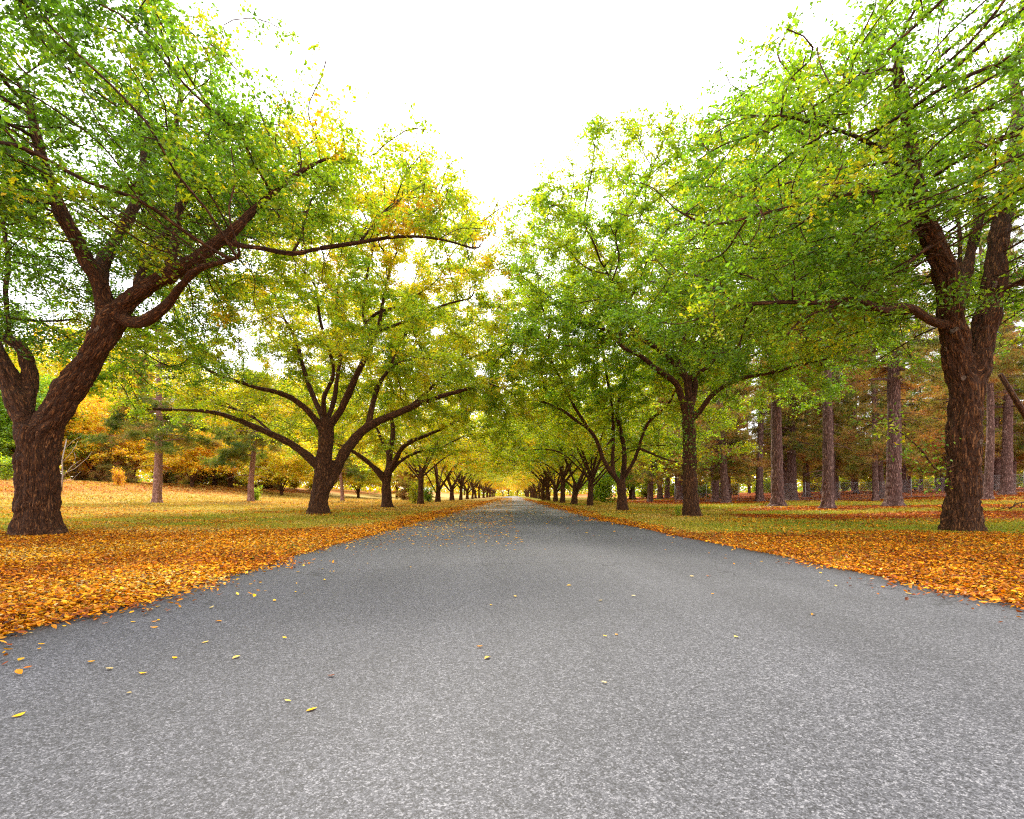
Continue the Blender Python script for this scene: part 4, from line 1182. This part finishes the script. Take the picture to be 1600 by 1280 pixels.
# ------------------------------------------------------------------ pines
def pine_proto(seed, H, r0, zlow, rad, n_whorl, n_tuft, tsize, browns=0.5, flare=0.5, bend=0.15, dead=8, gap=1.0, shape=0.9):
    rg = np.random.default_rng(seed)
    T = Tubes()
    m = int(H / 0.35)
    zz = np.linspace(-0.3, H, m)
    ph = rg.uniform(0, 6)
    cx = bend * np.sin(zz / H * 4 + ph) - bend * math.sin(ph); cy = bend * 0.6 * np.cos(zz / H * 3 + ph) - bend * 0.6 * math.cos(ph)
    rr = r0 * (1 - 0.80 * np.clip(zz / H, 0, 1)) * (1 + flare * np.exp(-np.clip(zz, 0, 9) / 0.35)) * (1 + 0.04 * np.sin(zz * 7 + ph))
    sides = 40
    P = np.stack([cx, cy, zz], -1)
    # finer foot
    zf = np.concatenate([np.linspace(-0.3, 3.2, 60), zz[zz > 3.3]]); P = np.stack([np.interp(zf, zz, cx), np.interp(zf, zz, cy), zf], -1)
    rr = r0 * (1 - 0.80 * np.clip(zf / H, 0, 1)) * (1 + flare * np.exp(-np.clip(zf, 0, 9) / 0.30)) * (1 + 0.03 * np.sin(zf * 3 + ph))
    T.add(P, rr, sides)
    # root buttresses: push ring points in and out near the ground
    V0 = T.V[0]; B0 = T.B[0]
    th = np.tile(np.arange(sides) * 2 * math.pi / sides, len(zf)); zr = np.repeat(zf, sides)
    lob = 0.16 * np.exp(-np.clip(zr, 0, 9) / 0.35) * (np.cos(th * 6 + ph) + 0.5 * np.cos(th * 4 + 1))
    fis = (1 - np.abs(2 * vnoise(B0 * np.array([9, 9, 2.5]), seed) - 1)) ** 3
    cc = np.repeat(P, sides, axis=0)
    T.V[0] = cc + (V0 - cc) * (1 + lob - 0.13 * fis)[:, None]
    tips = []; brown = []
    def at(z): return np.array([np.interp(z, zf, P[:, 0]), np.interp(z, zf, P[:, 1]), z])
    z = zlow
    w_i = 0
    while z < H - 0.4:
        f = (z - zlow) / (H - zlow)
        L = rad * (1 - f) ** shape * rg.uniform(0.75, 1.1) + 0.5
        nb = int(rg.integers(3, 6))
        for b in range(nb):
            a = rg.uniform(0, 6.283); l = L * rg.uniform(0.6, 1.15)
            rise = rg.uniform(-0.12, 0.35) * l if f < 0.4 else rg.uniform(0.1, 0.7) * l
            p0 = at(z); n_ = max(5, int(l / 0.4))
            tt = np.linspace(0, 1, n_)
            bz = p0[2] + rise * tt + 0.0 - (0.28 if f < 0.5 else 0.1) * l * tt ** 2
            wob = np.cumsum(rg.normal(0, 0.06, n_)) * l * 0.25
            bx = p0[0] + np.cos(a) * l * tt - np.sin(a) * wob; by = p0[1] + np.sin(a) * l * tt + np.cos(a) * wob
            pts = np.stack([bx, by, bz], -1)
            rb = max(0.022, r0 * 0.17 * (1 - f * 0.7)) * (1 - 0.8 * tt)
            T.add(pts, rb, 5)
            br = np.clip(browns * (1.25 - 1.3 * f) + rg.normal(0, 0.25), 0, 1)
            ns = max(3, int(l * 3.2))
            for s_ in range(ns):                        # side shoots
                u = rg.uniform(0.22, 1.0); i0 = u * (n_ - 1); q = np.array([np.interp(i0, np.arange(n_), pts[:, c2]) for c2 in range(3)])
                sa = a + rg.choice([-1, 1]) * rg.uniform(0.3, 1.2); sl = rg.uniform(0.35, 1.1) * (1 - 0.5 * u) * min(l * 0.45, 1.6) + 0.15
                e = q + np.array([math.cos(sa) * sl, math.sin(sa) * sl, rg.uniform(-0.75, 0.25) * sl])
                mid = (q + e) / 2 + rg.normal(0, 0.05, 3)
                T.add(np.array([q, mid, e]), np.array([0.014, 0.010, 0.006]), 3)
                for f2 in (0.45, 0.75, 1.0):
                    tips.append(q + (e - q) * f2 + rg.normal(0, 0.05, 3)); brown.append(br)
        z += rg.uniform(0.35, 0.8) * gap
        w_i += 1
    # dead bare snags on the lower trunk
    for k in range(dead):
        z = rg.uniform(1.6, zlow + 3); a = rg.uniform(0, 6.283); l = rg.uniform(0.4, 2.6) * (0.5 + min(z, 8) / 8)
        p0 = at(z); tt = np.linspace(0, 1, 6)
        pts = np.stack([p0[0] + np.cos(a) * l * tt, p0[1] + np.sin(a) * l * tt, z + 0.10 * l * tt - 0.30 * l * tt ** 2 + rg.normal(0, 0.02, 6)], -1)
        T.add(pts, 0.034 * (1 - 0.75 * tt), 4)
    tips = np.array(tips); brown = np.array(brown)
    k = rg.integers(0, len(tips), n_tuft)
    C = tips[k] + rg.normal(0, 1, (n_tuft, 3)) * np.array([0.16, 0.16, 0.10]); bz = brown[k]
    # a tuft: thin needles fanning out of one point, mostly along the shoot and up
    nn = 7
    C7 = np.repeat(C, nn, axis=0)
    dv = rg.normal(size=(len(C7), 3)); dv[:, 2] += 0.35; dv /= np.linalg.norm(dv, axis=1)[:, None]
    l = (tsize * rg.uniform(0.7, 1.3, len(C7)))[:, None]
    sd_ = np.cross(dv, rg.normal(size=(len(C7), 3))); sd_ /= np.linalg.norm(sd_, axis=1)[:, None]
    wd_ = 0.085 * l
    V = np.stack([C7 - sd_ * wd_, C7 + sd_ * wd_, C7 + dv * l], 1).reshape(-1, 3)
    hue = np.clip(0.12 + 0.60 * np.repeat(np.clip(bz * 0.55 + 0.45 * rg.random(n_tuft) + 1.3 * (vnoise(C * 0.9, seed + 5) - 0.5), 0, 1), nn) + rg.normal(0, 0.09, len(C7)), 0, 1)
    cm = mesh_np('pine_crown', V, np.arange(len(V)).reshape(-1, 3), 3, {'hue': np.repeat(hue, 3), 'val': np.repeat(rg.random(len(C7)), 3)})
    cm.materials.append(M_NEEDLE)
    return T.mesh('pine_trunk'), cm

pp = [pine_proto(201, 25, 0.46, 5.0, 4.2, 0, 14000, 0.20, 0.56, bend=0.15),
      pine_proto(202, 24, 0.38, 4.4, 4.2, 0, 14000, 0.20, 0.62, bend=0.4),
      pine_proto(203, 26, 0.52, 5.6, 4.4, 0, 14000, 0.20, 0.50, bend=0.2, flare=0.6),
      pine_proto(204, 23, 0.31, 3.6, 3.6, 0, 11000, 0.20, 0.62, bend=0.3, flare=0.3)]
pf = [pine_proto(211, 25, 0.50, 8.6, 4.4, 0, 24000, 0.18, 0.50, bend=0.15, dead=34), pine_proto(212, 24, 0.42, 9.6, 4.4, 0, 24000, 0.18, 0.50, bend=0.45, dead=40), pine_proto(213, 26, 0.60, 8.0, 4.6, 0, 24000, 0.18, 0.50, bend=0.2, flare=0.6, dead=30)]
for tm, cm in pp + pf: tm.materials.append(M_PINEBARK)
GP = 'pines of the wood on the right'
R0 = [0.50, 0.42, 0.60, 0.36]
for i, (x, d, wd) in enumerate(RPos):
    j = [0, 1, 2, 3, 1, 0, 3, 1, 2][i]
    s = wd / 2 / R0[j]
    root = put_tree((pf + pp[3:])[j], 'pine_tree', x, d, [0.3, 1.4, 2.2, 3.1, 4.5, 5.5, 0.9, 2.0, 3.9][i], 1.0, 0.5, RP[i][3], GP)
    sx = min(max(s, 0.6), 1.2)
    root.scale = (sx, sx, 1.0)
rank2 = []
rgp = np.random.default_rng(55)
placed = [(a, b) for a, b, c_ in RPos]
cnt = 0
tries = 0
while cnt < 84 and tries < 6000:
    tries += 1
    d = rgp.uniform(46, 120); x = rgp.uniform(13, 105)
    px = VPX + x / d * F
    if px < 985 + max(0, 70 - d) * 2 or px > 1680: continue
    if d < 50 and px > 1400: continue
    if min(math.hypot(x - a, d - b) for a, b in placed) < (4.2 if d < 75 else 5.5): continue
    placed.append((x, d)); cnt += 1
    far = d > 62
    rt = put_tree(pp[(0, 3, 1, 3, 2, 3)[cnt % 6]], 'pine_tree', x, d, rgp.uniform(0, 6.28), rgp.uniform(0.85, 1.05), 0.5 + rgp.uniform(-0.12, 0.10),
             'thin grey pine trunk deep in the wood, behind the wire fence' if far else 'brown-needled pine', GP)
    rt.rotation_euler = (rgp.normal(0, 0.022), rgp.normal(0, 0.022), rt.rotation_euler[2])
    if not far: rank2.append((x / d, rt))

rank2.sort(key=lambda q: q[0])
for i, (q, rt) in enumerate(rank2): rt['label'] = 'brown-needled pine at the wire fence, %s from the left in the second rank' % ordn[i + 1]
# ------------------------------------------------------------------ left lawn pines and the bank behind
pk = [pine_proto(301, 14, 0.34, 4.6, 4.0, 0, 14000, 0.19, 0.18, bend=0.2, flare=0.25, dead=14, gap=1.15),
      pine_proto(302, 11, 0.27, 3.9, 3.4, 0, 11000, 0.19, 0.12, bend=0.3, flare=0.2, dead=14, gap=1.15)]
for tm, cm in pk: tm.materials.append(M_PINKBARK)
for (px, py, j, w_, lab) in ((245, 786, 0, 14, 'pink-barked pine with pale dead twigs standing alone on the left lawn'),
                             (392, 784, 1, 10, 'smaller pink-barked pine on the left lawn, left of the spreading elm'),
                             (535, 778, 1, 6, 'thin reddish pine seen between the second and third elm of the left row')):
    x, d = base_at(px, py)
    if px == 535: d = 60; x = (px - VPX) / F * d
    root = put_tree(pk[j], 'pine_tree', x, d, px * 0.37, 1.0, 0.42, lab, 'pink-barked pines on the left lawn')
    s = (w_ * d / F / 2) / (0.34, 0.27)[j]; root.scale = (s, s, max(0.8, min(1.3, s)))

bp = [proto(401, 4, 1.8, 6.5, 12.5, 2.2, 0.34, 800, 60000, 0.24, spread=0.55, hv=0.5),
      proto(402, 3, 1.5, 5.8, 9.5, 1.6, 0.28, 700, 50000, 0.24, spread=0.55, hv=0.5)]
for tm, cm in bp: tm.materials.append(M_BARK); cm.materials.append(M_LEAF)
back = [  # px, distance, colour, scale, which, label
    (150, 62, 0.86, 0.85, 0, 'orange-leaved tree on the bank between the big left elm and the pink pine'),
    (208, 66, 0.90, 0.80, 1, 'orange tree with a thick short trunk behind the pink-barked pine'),
    (300, 64, 0.82, 0.85, 1, 'orange and yellow tree with low drooping boughs right of the pink-barked pine'),
    (125, 78, 0.74, 1.85, 0, 'tall golden yellow tree rising behind the fork of the big left elm'),
    (360, 74, 0.76, 1.05, 0, 'yellow tree behind the smaller pink-barked pine'),
    (440, 70, 0.74, 0.85, 1, 'deep yellow tree low between the pine and the spreading elm'),
    (30, 58, 0.40, 1.0, 0, 'bright green tree at the left edge behind the big elm'),
    (-60, 55, 0.45, 1.05, 0, 'green tree whose boughs enter at the left edge'),
    (560, 85, 0.74, 0.85, 1, 'yellow tree seen low between the second and third left elm'),
    (500, 90, 0.72, 1.6, 0, 'tall yellow-green tree behind the trunk of the spreading elm'),
    (250, 92, 0.64, 1.9, 0, 'tall yellow-green tree farthest back on the left bank'),
    (620, 110, 0.74, 0.9, 0, 'golden tree far behind the third left elm'),
    (560, 125, 0.70, 1.2, 0, 'far yellow-green tree filling the gap left of the third elm'),
    (660, 140, 0.76, 1.0, 0, 'far golden tree behind the fourth and fifth left elms'),
    (60, 88, 0.66, 1.75, 0, 'tall pale green tree behind the left edge of the big elm crown'),
    (420, 100, 0.70, 1.8, 0, 'tall yellow tree behind the low limb of the spreading elm'),
    (940, 100, 0.45, 0.9, 0, 'green tree behind the fourth right elm'),
    (900, 120, 0.52, 0.9, 1, 'pale green tree low behind the fifth right elm'),
    (985, 88, 0.42, 0.95, 1, 'dark green tree at the near edge of the pine wood behind the third right elm'),
    (880, 150, 0.60, 1.1, 0, 'far yellow-green tree behind the right row'),
]
for i, (px, d, cc, s, j, lab) in enumerate(back):
    put_tree(bp[j], 'autumn_tree' if cc > 0.6 else 'green_tree', (px - VPX) / F * d, d, i * 1.7, s, cc, lab, 'trees behind the avenue')

# dark evergreens on the bank, built like pines but full to the ground
ev = pine_proto(303, 9, 0.22, 0.8, 3.6, 0, 16000, 0.22, 0.05, bend=0.1, flare=0.1, dead=0, gap=0.8)
ev[0].materials.append(M_PINEBARK)
for i, (px, d, s, cc, lab) in enumerate([(180, 60, 0.62, 0.45, 'low grey-green evergreen beside the orange tree behind the pink pine'),
                                         (120, 68, 0.9, 0.45, 'dark evergreen right of the big left elm trunk'),
                                         (335, 78, 1.0, 0.38, 'dark green evergreen under the yellow boughs of the bank'),
                                         (275, 82, 0.8, 0.35, 'dark evergreen right behind the pink-barked pine'),
                                         (415, 84, 0.8, 0.45, 'evergreen behind the smaller pink-barked pine'),
                                         (10, 70, 1.2, 0.42, 'tall evergreen filling the left edge under the elm'),
                                         (640, 82, 0.7, 0.5, 'reddish evergreen between the third and fourth left elm')]):
    put_tree(ev, 'evergreen_tree', (px - VPX) / F * d, d, i * 2.1, s, cc + 0.28, lab, 'evergreens on the left bank')

# shrubs
def shrub_proto(seed, h, rad, n_leaf, size, hue, stems=9):
    rg = np.random.default_rng(seed); T = Tubes(); tips = []
    for k in range(stems):
        a = rg.uniform(0, 6.283); l = rg.uniform(0.6, 1.0); tt = np.linspace(0, 1, 7)
        rr = rad * l * rg.uniform(0.3, 1.0)
        pts = np.stack([np.cos(a) * rr * tt ** 1.3, np.sin(a) * rr * tt ** 1.3, h * l * tt + rg.normal(0, 0.02, 7)], -1)
        T.add(pts, 0.02 * (1 - 0.75 * tt), 5)
        for q in pts[2:]:
            for _ in range(3):
                e = q + rg.normal(0, 0.22, 3) * rad; tips.append(e); T.add(np.array([q, (q + e) / 2 + rg.normal(0, 0.02, 3), e]), np.array([0.008, 0.006, 0.004]), 3)
    tips = np.array(tips); k = rg.integers(0, len(tips), n_leaf)
    C = tips[k] + rg.normal(0, 0.10, (n_leaf, 3)) * rad; C[:, 2] = np.abs(C[:, 2])
    cm = leaf_mesh('shrub_leaves', C, size, np.clip(hue + rg.normal(0, 0.1, n_leaf), 0, 1), rg.random(n_leaf), up=0.3, rg=rg)
    cm.materials.append(M_LEAF); tm = T.mesh('shrub_stems'); tm.materials.append(M_BARK)
    return tm, cm
sp = shrub_proto(501, 1.6, 0.9, 2600, 0.11, 0.5, 12)
def put_shrub(px, d, s, cc, lab, sz=1.0, y=None):
    x = (px - VPX) / F * d
    root = empty('shrub', (x, d, gz(x, d))); root.scale = (s, s, s * sz); root.rotation_euler = (0, 0, px)
    tag(root, lab, 'shrub', 'shrubs on the lawns')
    link('stems', sp[0], None, root); b = link('foliage', sp[1], None, root); b.color = (cc, 0.5, 0.5, 1)
put_shrub(185, 52, 0.8, 0.84, 'shrub with orange leaves on the left bank, left of the pink pine', 1.3)
put_shrub(400, 50, 0.8, 0.44, 'green shrub at the foot of the smaller pink-barked pine', 1.0)
put_shrub(648, 56, 1.3, 0.55, 'yellow-green sapling left of the fourth left elm', 1.2)
put_shrub(670, 62, 1.2, 0.35, 'green shrub right of the fourth left elm')
put_shrub(8, 44, 1.4, 0.42, 'green bush low at the left edge of the picture', 0.9)
put_shrub(945, 60, 2.2, 0.38, 'round green bush between the third and fourth right elm', 0.9)
put_shrub(930, 75, 2.0, 0.45, 'green bush far behind the fourth right elm', 0.8)
put_shrub(1060, 23.2, 0.22, 0.50, 'tiny sapling at the foot of the second right elm', 1.4)
# green undergrowth at the back of the left bank
for i, (px, d) in enumerate(sorted([(285, 88), (310, 84), (335, 90), (360, 86), (385, 92), (262, 92), (200, 90), (170, 86), (140, 84), (60, 76), (20, 72), (430, 96), (460, 98), (490, 100)])):
    x = (px - VPX) / F * d
    root = empty('bush', (x, d, gz(x, d))); s = 1.9 + 0.4 * math.sin(i * 3.1); root.scale = (s * 1.4, s * 1.2, s * 0.75); root.rotation_euler = (0, 0, i)
    tag(root, 'green bush under the far trees of the left bank, %s from the left' % ordn[i + 1], 'bush', 'undergrowth on the left bank')
    link('stems', sp[0], None, root); b = link('foliage', sp[1], None, root); b.color = (0.58 + 0.06 * math.sin(i * 1.7), 0.5, 0.5, 1)

# brownish undergrowth closing the back of the pine wood
for i in range(22):
    px = 1010 + i * 28 + 9 * math.sin(i * 2.3); d = 98 + 8 * math.sin(i * 1.3)
    x = (px - VPX) / F * d
    root = empty('bush', (x, d, gz(x, d))); s = 2.3 + 0.6 * math.sin(i * 3.1); root.scale = (s * 1.3, s * 1.1, s * 0.8); root.rotation_euler = (0, 0, i)
    tag(root, 'brown-green bush closing the back of the pine wood, %s from the left' % ordn[i + 1], 'bush', 'undergrowth behind the pine wood')
    link('stems', sp[0], None, root); b = link('foliage', sp[1], None, root); b.color = (0.52 + 0.12 * math.sin(i * 1.7), 0.5, 0.5, 1)

# ------------------------------------------------------------------ wire fence in the pine wood
m, t = newmat('galvanised_wire')
bs = N(t, 'ShaderNodeBsdfPrincipled'); bs.inputs['Metallic'].default_value = 0.4; bs.inputs['Roughness'].default_value = 0.6
rr_ = ramp(t, [(0.3, (0.22, 0.21, 0.20)), (0.7, (0.42, 0.41, 0.39))]); t.links.new(noise(t, pos(t), 14, 3), rr_.inputs[0]); t.links.new(rr_.outputs[0], bs.inputs['Base Color'])
o = N(t, 'ShaderNodeOutputMaterial'); t.links.new(bs.outputs[0], o.inputs['Surface'])
M_WIRE = m
fa, fb = np.array([17.5, 55.0]), np.array([62.0, 47.0])
root = empty('wire_fence', (fa[0], fa[1], gz(*fa)))
tag(root, 'grey chain-link fence on thin posts running through the pine wood', 'fence')
LN = np.linalg.norm(fb - fa); nb = int(LN / 3.2); o3 = np.array(root.location)
T = Tubes()
for i in range(nb + 1):
    q = fa + (fb - fa) * i / nb
    z = gz(*q)
    Tp = Tubes(); Tp.add(np.array([[q[0], q[1], z - 0.2], [q[0], q[1], z + 1.0], [q[0], q[1], z + 1.95]]) - o3, [0.03, 0.03, 0.028], 8, cap=True)
    me = Tp.mesh('fence_post'); link('post', me, M_WIRE, root)
for h in (0.1, 0.95, 1.8):
    pts = []
    for s_ in np.linspace(0, 1, 60):
        q = fa + (fb - fa) * s_; pts.append([q[0], q[1], gz(*q) + h])
    T.add(np.array(pts) - o3, np.full(60, 0.006), 4)
st = 0.16
for k in range(int(LN / st)):
    for dirn in (-1, 1):
        s0 = k * st / LN; s1 = min(max(s0 + dirn * 1.7 / LN, 0), 1)
        qa = fa + (fb - fa) * s0; qb = fa + (fb - fa) * s1
        T.add(np.array([[qa[0], qa[1], gz(*qa) + 0.1], [qb[0], qb[1], gz(*qb) + 1.8]]) - o3, [0.0035, 0.0035], 3)
link('wire_mesh', T.mesh('wire_mesh'), M_WIRE, root)

# ------------------------------------------------------------------ fallen and dead wood
def dead_branch(name, px, d, spec, label, mat=None, rot=0, s=1.0):
    x = (px - VPX) / F * d; loc = (x, d, gz(x, d))
    T = Tubes()
    for pts, r0, r1 in spec:
        pts = np.array(pts, float); T.add(pts, np.linspace(r0, r1, len(pts)), 7, cap=True)
    o = link(name, T.mesh(name), mat or M_DEAD); o.location = loc; o.scale = (s, s, s); o.rotation_euler = (0, 0, rot)
    tag(o, label, 'branch')
dead_branch('dead_branch', 96, 40, [([(0, 0, -0.1), (0.1, 0, 1.2), (0.05, 0, 2.4), (0.4, 0, 4.0)], 0.06, 0.03), ([(0.05, 0, 1.0), (0.7, 0.1, 1.9), (1.5, 0, 2.4)], 0.035, 0.012),
    ([(0.3, 0, 1.4), (1.0, 0, 1.7), (1.9, 0.2, 2.6), (2.2, 0.2, 3.1)], 0.03, 0.01), ([(0.05, 0, 2.2), (0.8, 0, 3.0), (1.3, 0, 3.9)], 0.03, 0.01), ([(0.9, 0, 2.0), (1.1, 0, 2.6), (1.0, 0, 3.0)], 0.016, 0.008),
    ([(0.1, 0, 3.1), (0.9, 0, 3.9), (1.6, 0, 4.3)], 0.02, 0.008), ([(0.0, 0, 0.7), (0.8, 0.1, 0.9), (1.4, 0.1, 1.5)], 0.02, 0.008)],
    'bare grey dead branches standing just right of the big left elm trunk')
dead_branch('fallen_branch', 1590, 24.5, [([(-0.4, 0, 0.02), (0.0, 0, 0.30), (0.5, 0.1, 0.34), (1.1, 0.1, 0.26)], 0.03, 0.03), ([(-0.3, 0, 0.05), (-0.1, 0, 0.34), (0.15, 0, 0.1)], 0.02, 0.014),
    ([(0.2, 0, 0.30), (0.25, 0.1, 0.02)], 0.02, 0.012), ([(-1.9, -1, 0.02), (-1.2, -1, 0.16), (-0.3, -0.9, 0.05)], 0.02, 0.008), ([(-1.5, -1, 0.1), (-1.8, -1, 0.4)], 0.012, 0.006)],
    'dark fallen branch lying in the orange needles at the right edge', M_BARK)
dead_branch('leaning_log', 1612, 21, [([(0.9, 0, -0.1), (0.55, 0, 2.2), (0.15, 0, 3.4), (-0.6, 0, 4.6), (-1.3, 0, 5.75)], 0.15, 0.09)],
    'dark cut-off limb slanting in from the right edge beside the big right elm', M_BARK)

# ------------------------------------------------------------------ far woods: the mass beyond the last separate trees
def far_wood(name, n, xr, yr, zr, size, hue, label, seed, trunks=260):
    rg = np.random.default_rng(seed)
    x = rg.uniform(*xr, n * 3); y = rg.uniform(*yr, n * 3); z = rg.uniform(0, 1, n * 3)
    hh = zr * (0.55 + 0.6 * vnoise(np.stack([x * 0.12, y * 0.12, x * 0], -1), seed))
    P = np.stack([x, y, z * hh], -1)
    ok = vnoise(P * np.array([0.35, 0.35, 0.5]), seed + 1) > 0.42
    P = P[ok][:n]; m = len(P)
    P[:, 2] += ground_z(P[:, 0], P[:, 1])
    hv = fbm(P * 0.15, seed + 2, 2) - 0.5
    lm_ = leaf_mesh(name, P, size, np.clip(hue + hv * 0.7 + rg.normal(0, 0.08, m), 0, 1), rg.random(m), up=0.0, rg=rg, aspect=0.8)
    o = link(name, lm_, M_LEAF); o.color = (0.5, 0.5, 0.5, 1)
    tag(o, label, 'woodland', kind='stuff')
    return o
far_wood('far_wood', 60000, (-260, -34), (128, 175), 15, 0.75, 0.62, 'yellow and green mass of far woodland beyond the left bank', 900)
far_wood('far_wood', 50000, (28, 260), (128, 175), 15, 0.75, 0.50, 'green mass of far woodland beyond the pine wood', 910)
far_wood('far_wood', 30000, (-60, 60), (345, 400), 18, 0.95, 0.60, 'yellow-green mass of far woodland beyond the end of the road', 920)
